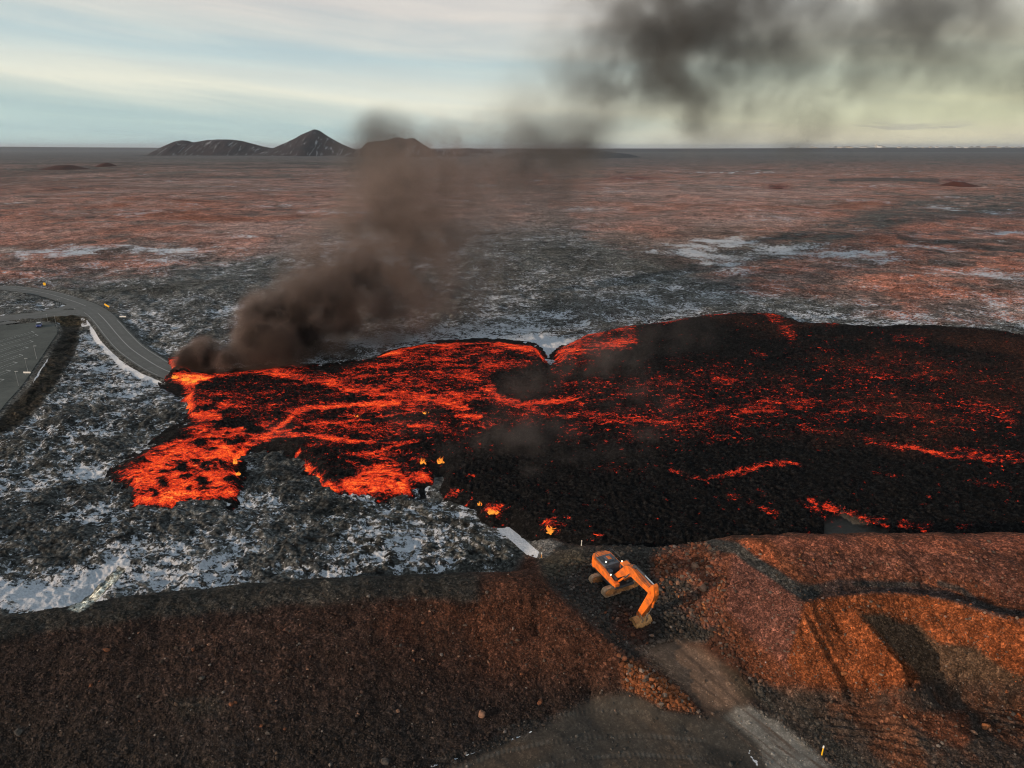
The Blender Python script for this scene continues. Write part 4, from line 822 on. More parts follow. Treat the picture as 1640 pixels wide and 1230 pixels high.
M_hd = simple('hood_grey', (.10, .11, .13), .5, var=.3, scale=2); M_tr = simple('dusty_track_shoes', (.44, .29, .18), .8, var=.4, scale=2.5); M_tf = simple('dusty_track_frame', (.56, .25, .09), .75, var=.4, scale=1.5, dirt=(.13, .07, .04))
M_bk = simple('bucket_steel', (.80, .40, .15), .6, var=.3, scale=1.5, dirt=(.25, .12, .05)); M_gl = simple('cab_glass', (.03, .035, .045), .12, spec=.6, var=.1); M_ch = simple('chrome_rod', (.75, .75, .76), .25, metal=.9, var=.05)
t = NT('lit_lamp'); b = t.n('ShaderNodeEmission', None, Color=(1, .86, .62)); b.inputs['Strength'].default_value = 3.0; M_lamp = t.out(b)
# ================================================================ EXCAVATOR  (x forward, y left, z up from the ground)
EXP = (14.8, 84.4); HD = R(-65); TRK = R(26)-HD
ez = float(height(np.array([[EXP[0]]]), np.array([[EXP[1]]]), .2)[0][0, 0])
ex = empty('excavator', (EXP[0], EXP[1], ez-.02), HD); ex.scale = (1.02, 1.02, 1.02)
tag(ex, 'large orange excavator with raised boom digging in the dark rubble gap of the barrier', 'excavator')
def stadium(L, h, n=9):
    r = h/2; out = []
    for k in range(n): a = -math.pi/2+math.pi*k/(n-1); out.append((L/2-r+r*math.cos(a), r+r*math.sin(a)))
    for k in range(n): a = math.pi/2+math.pi*k/(n-1); out.append((-L/2+r+r*math.cos(a), r+r*math.sin(a)))
    return out
def along(prof, m):
    P = np.array(prof+[prof[0]]); sl_ = np.r_[0, np.cumsum(np.hypot(*np.diff(P, axis=0).T))]; out = []
    for q in np.linspace(0, sl_[-1], m, endpoint=False):
        i = min(np.searchsorted(sl_, q, 'right')-1, len(P)-2); f_ = (q-sl_[i])/(sl_[i+1]-sl_[i]+1e-9); d = P[i+1]-P[i]; out.append((P[i]+d*f_, math.atan2(d[1], d[0])))
    return out
LT, HT, WT = 5.9, 1.25, .72
for s_ in (1, -1):
    pr = stadium(LT, HT); m_ = MB(); m_.prism(pr, s_*1.62-WT/2+.06, s_*1.62+WT/2-.06)
    for (p_, a_) in along(pr, 50): m_.box((p_[0], s_*1.62, p_[1]), (.24, WT, .12), (0, -a_, 0))
    tr_ = m_.build('track', M_tr, ex, 0.0); tr_.rotation_euler = (0, 0, TRK)
    f_ = MB(); ins = [(x*.90, HT/2+(z-HT/2)*.66) for x, z in stadium(LT, HT)]; f_.prism(ins, s_*1.62-WT/2-.03, s_*1.62+WT/2+.03)
    for k in range(6): f_.tube((-2.1+k*.84, s_*1.62-WT/2-.09, .34), (-2.1+k*.84, s_*1.62+WT/2+.09, .34), .17)
    f_.build('track_frame', M_tf, tr_, .02)
    w_ = MB(); w_.tube((LT/2-.62, s_*1.62-WT/2-.10, HT/2), (LT/2-.62, s_*1.62+WT/2+.10, HT/2), .40, seg=16); w_.build('sprocket', M_tf, tr_)
    w_ = MB(); w_.tube((-LT/2+.62, s_*1.62-WT/2-.08, HT/2), (-LT/2+.62, s_*1.62+WT/2+.08, HT/2), .36, seg=16); w_.build('idler', M_tf, tr_)
u_ = MB(); u_.box((0, 0, .85), (2.4, 2.7, .5)); u_.tube((0, 0, 1.05), (0, 0, 1.42), 1.0, seg=24); u_ = u_.build('undercarriage', M_dk, ex, .03); u_.rotation_euler = (0, 0, TRK)
h_ = MB(); h_.box((-.6, 0, 1.55), (6.6, 3.1, .30)); h_.build('deck', M_dk, ex, .03)
# counterweight with rounded back
cwp = [(-3.0, -1.62), (-3.7, -1.5), (-4.2, -1.0), (-4.38, 0), (-4.2, 1.0), (-3.7, 1.5), (-3.0, 1.62)]
m_ = MB(); a = [m_.bm.verts.new((x, y, 1.45)) for x, y in cwp]; b_ = [m_.bm.verts.new((x+.05, y*.97, 3.05)) for x, y in cwp]
for i in range(len(cwp)): m_.bm.faces.new((a[i], a[(i+1) % 7], b_[(i+1) % 7], b_[i]))
m_.bm.faces.new(a); m_.bm.faces.new(b_[::-1]); m_.build('counterweight', M_or, ex, .07)
# right side body panels: long orange flank sloping down to the front
m_ = MB(); m_.prism([(-3.0, 1.7), (2.2, 1.7), (2.45, 1.9), (2.3, 2.25), (.9, 2.55), (-.3, 2.85), (-3.0, 2.95)], -1.64, -1.24); m_.build('side_panel', M_or, ex, .05)
m_ = MB(); m_.box((2.2, -1.2, 1.95), (.9, .75, .45)); m_.box((2.0, -1.2, 1.6), (.5, .6, .2)); m_.build('step_box', M_or, ex, .04)
m_ = MB(); m_.prism([(-3.0, 1.7), (.2, 1.7), (.2, 2.7), (-3.0, 2.9)], 1.24, 1.62); m_.build('side_panel', M_or, ex, .05)
m_ = MB(); m_.box((-1.75, 0, 2.45), (2.5, 2.44, 1.45)); m_.box((-1.8, .3, 3.24), (1.3, 1.2, .18)); m_.box((-.2, -.75, 2.15), (.8, .9, .8)); hood = m_.build('engine_hood', M_hd, ex, .07)
m_ = MB(); m_.box((-1.9, .25, 3.36), (.8, .5, .05)); m_.build('hood_panel', M_or, hood, .01)
m_ = MB()
for k in range(9): m_.box((-2.75+k*.25, -.75, 3.2), (.1, .7, .05))
m_.build('hood_grille', M_dk, hood)
m_ = MB(); m_.tube((-.85, .55, 3.1), (-.85, .55, 3.85), .09); m_.tube((-.85, .55, 3.85), (-1.0, .55, 4.0), .09); m_.build('exhaust', M_dk, ex)
m_ = MB(); m_.tube((-1.1, -.4, 3.3), (-1.1, -.4, 3.55), .16); m_.build('air_cleaner', M_dk, ex)
m_ = MB()
for (p_, q_) in [((-3, -1.3, 3.0), (-3, -1.3, 3.9)), ((-1.5, -1.3, 3.0), (-1.5, -1.3, 3.9)), ((0, -1.3, 2.7), (0, -1.3, 3.6)), ((-3, -1.3, 3.9), (-1.5, -1.3, 3.9)), ((-1.5, -1.3, 3.9), (0, -1.3, 3.6)), ((0, -1.3, 3.6), (1.1, -1.3, 2.6)), ((1.1, -1.3, 2.6), (1.1, -1.3, 2.3)), ((-3, -1.3, 3.9), (-3, 1.3, 3.9)), ((-3, 1.3, 3.0), (-3, 1.3, 3.9)), ((-3, 1.3, 3.9), (-.6, 1.3, 3.9)), ((-.6, 1.3, 3.9), (-.6, 1.3, 3.0)), ((-3, -1.3, 3.45), (-1.5, -1.3, 3.45))]:
    m_.tube(p_, q_, .035, seg=6)
m_.build('handrail', M_dk, ex)
m_ = MB(); m_.box((1.0, -.78, 2.0), (1.8, .5, .7)); m_.build('tool_box', M_dk, ex, .03)
# cab on the left front
m_ = MB(); m_.prism([(.45, 1.7), (2.3, 1.7), (2.62, 2.2), (2.45, 3.1), (2.05, 3.75), (.45, 3.75)], .62, 1.62); cab = m_.build('cab', M_dk, ex, .05)
m_ = MB(); m_.prism([(.40, 3.72), (2.12, 3.72), (2.0, 3.92), (.5, 3.95)], .56, 1.68); m_.build('cab_roof', M_or, cab, .04)
m_ = MB(); m_.box((1.25, .60, 3.0), (1.2, .05, 1.05)); m_.box((1.25, 1.64, 3.0), (1.2, .05, 1.05)); m_.box((2.50, 1.12, 2.75), (.05, .86, .95), (0, R(-11), 0)); m_.box((2.28, 1.12, 3.46), (.05, .86, .66), (0, R(-32), 0)); m_.build('cab_window', M_gl, cab)
m_ = MB(); m_.box((1.3, 1.66, 2.3), (1.0, .04, .8)); m_.build('cab_door', M_or, cab, .02)
for (x, y, z) in [(2.1, .7, 4.02), (2.1, 1.5, 4.02), (.6, .75, 4.05), (-.9, -.9, 3.5), (1.1, -1.35, 2.75)]:
    m_ = MB(); m_.tube((x, y, z-.1), (x, y, z+.02), .03, seg=6); m_.sphere((x+.03, y, z+.06), .11, sub=2); m_.build('work_light', M_lamp, ex)
# boom, a bent box beam (side profile in x, z)
BF, BK, BT = (.9, 2.35), (4.3, 5.25), (8.75, 4.75)
bp_ = [(.55, 2.2), (.75, 1.95), (1.15, 1.95), (3.3, 3.75), (4.6, 4.35), (6.4, 4.32), (8.5, 4.35), (8.95, 4.5), (9.0, 4.85), (8.8, 5.05), (6.6, 5.2), (5.0, 5.7), (4.0, 5.75), (3.0, 5.15)]
m_ = MB(); m_.prism(bp_, -.44, .44); m_.box((8.72, 0, 4.72), (.5, 1.0, .5)); boom = m_.build('boom', M_or, ex, .05)
m_ = MB()
for y in (-.2, .2): m_.tube((1.4, y, 3.15), (3.6, y, 5.62), .035, seg=6); m_.tube((3.6, y, 5.62), (5.1, y, 5.82), .035, seg=6); m_.tube((5.1, y, 5.82), (8.5, y, 5.2), .035, seg=6)
m_.build('hydraulic_hose', M_dk, boom)
for s_ in (1, -1):
    m_ = MB(); m_.tube((1.75, s_*.62, 1.75), (3.2, s_*.62, 3.4), .15, seg=12); cy1 = m_.build('boom_cylinder', M_or, ex); m_ = MB(); m_.tube((3.2, s_*.62, 3.4), (4.45, s_*.62, 4.82), .085, seg=12); m_.build('rod', M_ch, cy1)
m_ = MB(); m_.box((4.7, 0, 5.9), (.5, .3, .4)); m_.tube((4.7, 0, 6.02), (7.0, 0, 5.95), .17, seg=12); cy2 = m_.build('stick_cylinder', M_dk, ex); m_ = MB(); m_.tube((7.0, 0, 5.95), (9.15, 0, 5.78), .10, seg=12); m_.build('rod', M_ch, cy2)
# stick: broad plate beam hanging from the boom tip, folded back under it
sp_ = [(9.05, 6.0), (9.35, 5.8), (9.65, 4.6), (9.3, 3.5), (7.0, -.55), (6.55, -.95), (6.15, -.75), (6.2, -.35), (7.9, 3.3), (8.35, 4.35), (8.6, 5.3)]
m_ = MB(); m_.prism(sp_, -.40, .40); stick = m_.build('stick', M_or, ex, .05)
m_ = MB(); m_.tube((9.55, 0, 5.3), (9.0, 0, 2.4), .15, seg=12); cy3 = m_.build('bucket_cylinder', M_or, ex); m_ = MB(); m_.tube((9.0, 0, 2.4), (8.05, 0, .35), .085, seg=12); m_.build('rod', M_ch, cy3)
m_ = MB()
for y in (-.36, .36): m_.box((7.35, y, -.2), (1.2, .12, .24), (0, R(25), 0)); m_.box((7.55, y, -.85), (.2, .12, 1.3), (0, R(25), 0))
m_.build('linkage', M_tr, ex, .02)
# bucket: curved shell with side plates and teeth, open towards the machine
Rb = 1.0; arc = [(6.75+Rb*math.cos(a_), -1.55+Rb*.95*math.sin(a_)) for a_ in np.linspace(R(115), R(-80), 12)]
m_ = MB(); inner = [(6.75+(x-6.75)*.93, -1.55+(z+1.55)*.93) for x, z in arc]
ring = arc+inner[::-1]; m_.prism(ring, -1.3, 1.3); bk = m_.build('bucket', M_bk, ex, 0)
for y in (-1.3, 1.25): m_ = MB(); m_.prism(arc+[(6.2, -2.45), (5.95, -1.2)], y, y+.06); m_.build('side_plate', M_bk, bk)
for k in range(5): m_ = MB(); m_.box((6.62, -1.12+k*.56, -2.5), (.5, .14, .12), (0, R(15), 0)); m_.build('tooth', M_ch, bk)
m_ = MB()
for y in (-.42, .34): m_.prism([(6.3, -.5), (6.8, -.4), (7.6, -1.0), (7.4, -1.3), (6.4, -1.0)], y, y+.08)
m_.build('ear', M_tr, bk)
# ================================================================ CAR, POSTS, SIGNS
def ground_z(x, y): return float(height(np.array([[x]]), np.array([[y]]), .2)[0][0, 0])
def at(px, py, dz=0.0):
    z = 0.0
    for _ in range(8):
        x, y = gpa(px, py, z); z = ground_z(float(x), float(y))
    return Vector((float(x), float(y), z+dz))
M_blue = simple('blue_paint', (.025, .045, .22), .3, spec=.6, var=.1); M_ty = simple('rubber', (.02, .02, .02), .8); M_sil = simple('pale_metal', (.45, .47, .48), .4, var=.1); M_wh = simple('white_plastic', (.8, .8, .78), .5, var=.1)
car = empty('parked_car', (*[float(v) for v in gpa(63, 523, 0)], .0), R(-62)); tag(car, 'blue car parked in the empty car park beside the bay lines', 'car')
m_ = MB(); m_.prism([(-2.15, .3), (2.15, .3), (2.2, .62), (1.9, .82), (1.05, .92), (-1.95, .98), (-2.2, .8)], -.88, .88); m_.build('body', M_blue, car, .06)
m_ = MB(); m_.prism([(-1.85, .95), (1.05, .9), (.35, 1.42), (-1.3, 1.46)], -.74, .74); m_.build('cabin', M_gl, car, .06)
m_ = MB(); m_.prism([(.30, 1.43), (-1.25, 1.47), (-1.2, 1.52), (.2, 1.49)], -.68, .68); m_.build('roof', M_sil, car, .02)
for x in (-1.35, 1.38):
    for y in (-.8, .8):
        m_ = MB(); m_.tube((x, y-.1, .33), (x, y+.1, .33), .33, seg=18); wl_ = m_.build('wheel', M_ty, car, .02); m_ = MB(); m_.tube((x, y-.12, .33), (x, y+.12, .33), .19, seg=12); m_.build('rim', M_sil, wl_)
for y in (-.6, .6): m_ = MB(); m_.box((2.15, y, .66), (.12, .34, .16)); m_.build('headlight', M_wh, car, .02)
M_yel = simple('yellow_sheet', (.85, .50, .02), .5, var=.08); M_zinc = simple('zinc_post', (.30, .31, .32), .5, var=.15); M_wood = simple('weathered_stake', (.72, .36, .08), .7, var=.2)
def post(px, py, h, r, name, label, cat, group, mat=M_zinc, head=None):
    p_ = at(px, py) if py > 700 else gp(px, py, 0.0)
    o = empty(name, p_); tag(o, label, cat, group)
    m_ = MB(); m_.tube((0, 0, -.2), (0, 0, h), r, r*.7, seg=8); m_.build('pole', mat, o)
    if head == 'lamp': m_ = MB(); m_.box((.35, 0, h+.02), (.9, .22, .10)); m_.build('lamp_head', M_sil, o, .02)
    if head == 'cap': m_ = MB(); m_.sphere((0, 0, h), r*1.6); m_.build('cap', M_wh, o)
    return o
for i, (px, py, lb) in enumerate([(59, 575, 'thin lamp post at the far right edge of the car park'), (45, 596, 'middle thin lamp post between two others on the car park edge'), (30, 618, 'nearest thin lamp post on the car park edge')]):
    post(px, py, 4.4, .07, 'lamp_post', lb, 'lamp post', 'lamp posts along the car park edge', head='lamp')
for i, (px, py) in enumerate([(92, 493), (95, 492), (98, 491)]):
    post(px, py, 3.4, .04, 'flag_pole', 'thin bare flagpole in a row of three beside the road junction', 'flagpole', 'three flagpoles beside the junction', head='cap')
for (px, py, h, lb) in [(68, 509, 2.6, 'dark marker post on the edge of the side road left of the junction'), (122, 504, 2.6, 'dark marker post at the mouth of the side road by the junction')]:
    post(px, py, h, .06, 'marker_post', lb, 'post', None, M_dk, 'cap')
for (px, py, h, lb) in [(77, 516, 3.0, 'thin pole behind the blue parked car'), (91, 524, 4.4, 'thin pole at the rounded far corner of the car park')]:
    post(px, py, h, .05, 'pole', lb, 'pole', None, M_zinc, 'cap')
def sign(px, py, w_, h_, z_, label, mat, yaw=0, round_=False, tilt=0):
    o = empty('road_sign', gp(px, py, 0), yaw); tag(o, label, 'road sign')
    m_ = MB()
    if round_: m_.tube((0, -.03, z_), (0, .03, z_), w_/2, seg=20)
    else: m_.box((0, 0, z_), (w_, .06, h_), (0, tilt, 0))
    m_.build('sign_face', mat, o)
    
    for k in (-.3, .3): m_ = MB(); m_.tube((w_*k, .05, -.2), (w_*k, .05, z_), .04, seg=6); m_.build('post', M_zinc, o)
sign(72.5, 461, 1.5, 1.5, 1.9, 'round yellow road sign beside the far bend of the road', M_yel, 0, True)
sign(172, 494, 2.3, .75, 1.3, 'tilted yellow arrow sign at the outside of the road bend', M_yel, R(-8), tilt=R(30))
sign(197, 509, 2.6, .45, .5, 'low white board standing right of the road bend', M_wh, 0)
sign(44, 600, 2.2, .5, .7, 'low white board at the foot of the middle lamp post', M_wh, 0)
for (px, py, h, lb, mt) in [(1316, 1209, 1.3, 'bright yellow marker stake beside the grey track at the lower right', M_yel), (867, 893, .9, 'short pale stake at the end of the snowy track', M_wood), (931, 874, 1.0, 'short pale stake on the dark rim beside the lava', M_wh)]:
    o = empty('marker_stake', at(px, py)); tag(o, lb, 'stake'); m_ = MB(); m_.tube((0, 0, -.2), (.04, 0, h), .085, .07, seg=8); m_.build('stake', mt, o); m_ = MB(); m_.tube((.035, 0, h-.25), (.042, 0, h+.01), .10, .09, seg=8); m_.build('tip', M_wh, o)
# ================================================================ FLAMES
t = NT('flame'); tcg = t.n('ShaderNodeTexCoord').outputs['Object']; sp_2 = t.n('ShaderNodeSeparateXYZ', None, Vector=tcg)
nn = t.noise(1.6, 3, .6, tcg); q = t.math('ADD', t.math('MULTIPLY', sp_2.outputs[2], .35), t.math('MULTIPLY', t.math('SUBTRACT', nn, .5), 1.6))
fc_ = t.mix(t.mr(q, .0, .9, 0, 1), (1.0, .36, .045), (1.0, .10, .012)); b = t.n('ShaderNodeEmission', None, Color=fc_); b.inputs['Strength'].default_value = 1.05; tp_ = t.n('ShaderNodeBsdfTransparent'); mx_ = t.n('ShaderNodeMixShader'); t.set(mx_, 0, t.mr(t.math('SUBTRACT', t.noise(2.2, 3, .6, tcg, loc=(3, 1, 0)), t.math('MULTIPLY', sp_2.outputs[2], .10)), .30, .52, .25, 1)); t.set(mx_, 1, tp_.outputs[0]); t.set(mx_, 2, b.outputs[0]); M_fl = t.out(mx_)
def flame_mesh(seed, w_, h_, n):
    rg = np.random.default_rng(seed); V = []; F_ = []
    for k in range(int(n*1.7)):
        bx, by = np.clip(rg.normal(), -1.1, 1.1)*w_*.30, rg.normal()*w_*.10; hh_ = h_*rg.uniform(.45, 1.0)*math.exp(-(bx/w_)**2); r0 = w_*rg.uniform(.09, .17); ph = rg.uniform(0, 6.28); base_ = len(V); m1, m2 = 9, 8
        for i in range(m1):
            f_ = i/(m1-1); rr = r0*(math.sin(math.pi*min(1, f_*.85+.18))**.8)*(1-f_*.55)*(1+.25*math.sin(ph+f_*9)); cx_ = bx+.28*w_*f_*math.sin(ph+f_*3.2)+.12*h_*f_; cy__ = by+.15*w_*math.cos(ph+f_*4)*f_
            if i == m1-1: rr = .003
            for j in range(m2): a_ = 6.2832*j/m2; V.append((cx_+rr*math.cos(a_)*(1+.2*math.sin(3*a_+ph)), cy__+rr*math.sin(a_), f_*hh_-.15))
        for i in range(m1-1):
            for j in range(m2): F_.append((base_+i*m2+j, base_+i*m2+(j+1) % m2, base_+(i+1)*m2+(j+1) % m2, base_+(i+1)*m2+j))
    return np_mesh('flame', np.array(V), np.array(F_))
lavaz = lambda px: float(np.interp(px, [200, 700, 850, 1000, 1700], [1.2, 1.6, 2.6, 4.0, 4.4]))
for i, (px, py, w_, h_, n, lb) in enumerate([(677, 743, 1.3, 1.7, 7, 'bright yellow flame left of a second flame on the black crust'), (706, 742, 1.6, 1.9, 7, 'ragged yellow flame right of the first on the black crust'), (757, 769, 1.1, .8, 5, 'small low flame alone on the black crust above the lava edge'), (571, 668, 1.2, .8, 5, 'small yellow flame on the upper lava channel'), (681, 664, 1.6, 1.1, 5, 'thin slanting yellow flame in the middle of the red lava field'),
                     (376, 742, 1.0, 2.0, 5, 'tall bright flame at the inner bank of the left lava lobe'), (381, 760, 1.0, 1.0, 5, 'small flame on the bank just below the tall one'), (768, 808, .9, 1.1, 4, 'small flame at the tip of the lava edge by the snow'), (790, 822, 2.0, 1.1, 7, 'broad orange flames at the lava edge above the snowy track'), (884, 852, 2.4, 1.5, 8, 'broad orange flames at the lava edge left of the excavator'), (912, 842, .7, .9, 3, 'single small flame right of the broad orange ones'), (962, 868, 1.2, .8, 4, 'small low flame directly above the excavator'), (937, 845, .5, .7, 3, 'tiny flame on black crust above the excavator'),
                     (281, 605, 2.0, 1.2, 7, 'leftmost flames where the lava crosses the road end'), (297, 609, 2.6, 1.6, 8, 'brightest yellow flames at the foot of the smoke plume'), (313, 612, 2.2, 1.3, 7, 'orange flames under the right side of the smoke foot'), (327, 608, 1.8, 1.0, 5, 'rightmost low flames below the dark smoke')]):
    z_ = .5+float(np.interp(px, [200, 700, 850, 1000, 1700], [0, .25, .9, 2.4, 2.8])*np.interp(py, [500, 560, 700, 800, 880], [.2, .45, .8, 1, 1]))+.3
    o = link('flame', flame_mesh(900+i, w_, h_, n), M_fl); o.location = gp(px, py, z_); tag(o, lb, 'flame')
# ================================================================ STONES
def ico(sub):
    bm = bmesh.new(); bmesh.ops.create_icosphere(bm, subdivisions=sub, radius=1); V = np.array([v.co[:] for v in bm.verts]); F_ = np.array([[v.index for v in f.verts] for f in bm.faces]); bm.free(); return V, F_
def px_scatter(n, x0, x1, y0, y1, polys=None, seed=0, soft=None):
    rg = np.random.default_rng(seed); px = rg.uniform(x0, x1, n); py = rg.uniform(y0, y1, n)
    if polys is not None:
        keep = np.zeros(n, bool)
        for P in polys: keep |= poly_sd(px, py, P) > 0
        px, py = px[keep], py[keep]
    z = np.zeros(px.shape)
    for _ in range(7): x, y = gpa(px, py, z); z = .5*z+.5*height(x[None], y[None], .2)[0][0]
    x, y = gpa(px, py, z); z = height(x[None], y[None], .2)[0][0]
    return px, py, x, y, z
V0, F0 = ico(1); V1, F1 = ico(2)
def stones(name, n, box, smin, smax, pw, polys, seed, colf, label=None):
    px, py, x, y, z = px_scatter(n, *box, polys, seed); m = (made(x, y) > .6) & ((poly_sd(px, py, ROADLOW) < 2) & (poly_sd(px, py, RAMP) < 2) | (np.random.default_rng(seed+9).random(len(px)) < .10)); px, py, x, y, z = px[m], py[m], x[m], y[m], z[m]; n = len(x)
    rg = np.random.default_rng(seed+1); s = smin*(smax/smin)**(rg.random(n)**pw)
    J = V0[None]*(1+rg.uniform(-.32, .32, (n, len(V0), 1)))*rg.uniform(.6, 1.15, (n, 1, 3)); a_ = rg.uniform(0, 6.28, n); c, s_ = np.cos(a_), np.sin(a_)
    X = J[..., 0]*c[:, None]-J[..., 1]*s_[:, None]; Yy = J[..., 0]*s_[:, None]+J[..., 1]*c[:, None]
    V = np.stack([X*s[:, None]+x[:, None], Yy*s[:, None]+y[:, None], J[..., 2]*s[:, None]*.75+z[:, None]+s[:, None]*.18], -1).reshape(-1, 3)
    F_ = (F0[None]+(np.arange(n)*len(V0))[:, None, None]).reshape(-1, 3)
    me = np_mesh(name, V, F_, False); attr_c(me, 'col', np.repeat(colf(px, py, x, y, rg), len(V0), 0)); o = link(name, me, stonemat); tag(o, label, None, None, 'stuff'); return o
t = NT('scoria_stone'); c = t.attr('col', 'Color'); n = t.noise(6, 4, .65); sc_ = t.n('ShaderNodeVectorMath', {'operation': 'SCALE'}); t.set(sc_, 0, c); t.set(sc_, 'Scale', t.mr(n, .3, .7, .65, 1.35))
bb = t.n('ShaderNodeBump', None, Strength=.6, Distance=.08, Height=n); b = t.n('ShaderNodeBsdfPrincipled', None, Base_Color=sc_.outputs[0], Roughness=.9, Normal=bb.outputs[0]); b.inputs['Specular IOR Level'].default_value = .15; stonemat = t.out(b)
def local_col(px, py, x, y, rg):
    M_ = np.ones(px.shape)[None]; Z_ = np.zeros((1, len(px))); C_, S_ = paint(px[None], py[None], x[None], y[None], M_, Z_, Z_)
    C_ = C_[0]; k_ = rg.random(len(px))[:, None]; g_ = C_.mean(1, keepdims=True)
    C_ = C_*rg.uniform(.65, 2.1, (len(px), 1)); C_ = np.where(k_ < .14, g_*np.array([1.45, 1.05, .82])*rg.uniform(.8, 2.2, (len(px), 1)), C_); C_ = np.where(k_ > .985, C_*.4+np.array([.22, .19, .17])*.7, C_)
    return np.clip(C_, .012, .45)
RUB = [[(868, 925), (900, 905), (950, 890), (1000, 876), (1110, 872), (1160, 890), (1165, 1000), (1195, 1060), (1235, 1110), (1215, 1120), (1160, 1060), (1110, 1020), (1060, 1030), (1015, 1060), (985, 1035), (930, 985)], [(985, 1040), (1010, 1035), (1040, 1060), (1100, 1115), (1120, 1142), (1060, 1135), (1000, 1100)]]
stones('gravel', 52000, (-160, 1800, 925, 1240), .05, .17, 2.2, None, 701, local_col, 'loose gravel and small stones covering the barrier slopes')
stones('gravel', 5200, (-160, 1800, 870, 1240), .14, .32, 2.4, None, 703, local_col, 'scattered larger stones lying on the barrier slopes')
stones('rubble', 16000, (860, 1240, 870, 1145), .09, .42, 1.9, RUB, 705, local_col, 'broken rock rubble filling the gap around the excavator')
# boulders, each a thing
bmeshes = []
for k in range(6):
    rg = np.random.default_rng(800+k); V = V1.copy() if False else ico(3)[0]; F_ = ico(3)[1]; d0 = np.zeros(len(V))
    for _ in range(15):
        nrm = rg.normal(size=3); nrm /= np.linalg.norm(nrm); h0 = rg.uniform(.5, .82); dp = V@nrm; V = V-np.clip(dp-h0, 0, None)[:, None]*nrm*.9
    V = V*(1+.05*fbm(V[:, 0]*3+k*5, V[:, 1]*3+V[:, 2]*2, 1.0, 3, .6, k)[:, None])*np.array([1.15, .9, .75])
    bmeshes.append((V, F_))
BM = {}
def boulder_mesh(k, ci):
    if (k, ci) not in BM:
        me = np_mesh('boulder', bmeshes[k][0], bmeshes[k][1], False); m_ = [(.16, .065, .036), (.22, .125, .085), (.07, .062, .056), (.27, .105, .045)][ci]
        nm = 'boulder_rock_%s' % ('rust', 'tan', 'grey', 'orange')[ci]
        me.materials.append(bpy.data.materials.get(nm) or simple(nm, m_, .9, var=.45, scale=2.2, spec=.12)); BM[(k, ci)] = me
    return BM[(k, ci)]
def boulder(px, py, r, ci, label, group, rg):
    p_ = at(px, py); o = bpy.data.objects.new('boulder', boulder_mesh(int(rg.integers(0, 6)), ci)); COL.objects.link(o)
    o.location = (p_.x, p_.y, p_.z+r*.28); o.rotation_euler = (rg.uniform(-.3, .3), rg.uniform(-.3, .3), rg.uniform(0, 6.28)); o.scale = (r, r*rg.uniform(.8, 1.1), r*rg.uniform(.75, 1.05)); tag(o, label, 'boulder', group)
rg = np.random.default_rng(77)
for (px, py, r, ci, lb) in [(1127, 944, .85, 1, 'tallest tan boulder on the rubble slope right of the excavator'), (1114, 909, .75, 1, 'wide pale orange boulder high on the rubble slope'), (1134, 910, .45, 1, 'pale boulder just right of the wide one high on the slope'), (1086, 935, .55, 1, 'tan boulder at the left foot of the rubble slope'), (1108, 929, .45, 1, 'tan boulder midway up the rubble slope'), (1151, 942, .38, 1, 'pale boulder at the right rim of the rubble slope'), (1057, 945, .5, 2, 'grey-green slab boulder right of the excavator boom'),
                            (1107, 982, .4, 1, 'small pale boulder below the rubble slope'), (1012, 1018, .5, 0, 'rust boulder directly under the excavator bucket'), (1000, 1055, .5, 0, 'pair boulder at the left foot of the ramp'), (992, 1052, .4, 0, 'smaller boulder touching the one at the ramp foot'), (1218, 1089, .42, 1, 'pale boulder on the right edge of the ramp'), (1444, 1051, .6, 3, 'large orange boulder on the spur above the pit floor'), (1595, 1105, .55, 3, 'orange boulder on the dark pit floor'), (1588, 1077, .45, 1, 'flat pale slab leaning above the pit floor boulder'),
                            (772, 1145, .6, 1, 'large brown boulder on the lower left barrier slope'), (171, 1042, .45, 0, 'rusty boulder high on the left barrier slope'), (28, 1170, .55, 2, 'grey boulder near the bottom left corner'), (617, 1221, .5, 2, 'grey boulder at the bottom edge of the slope'), (323, 1083, .4, 2, 'dark grey boulder in the middle of the left slope'), (865, 1125, .42, 0, 'brown boulder near the toe of the left slope'), (1153, 938, .3, 3, 'small orange boulder beside the pale rim boulder'), (1362, 1020, .45, 3, 'orange boulder on the gullied spur left of the pit')]:
    boulder(px, py, r, ci, lb, None, rg)
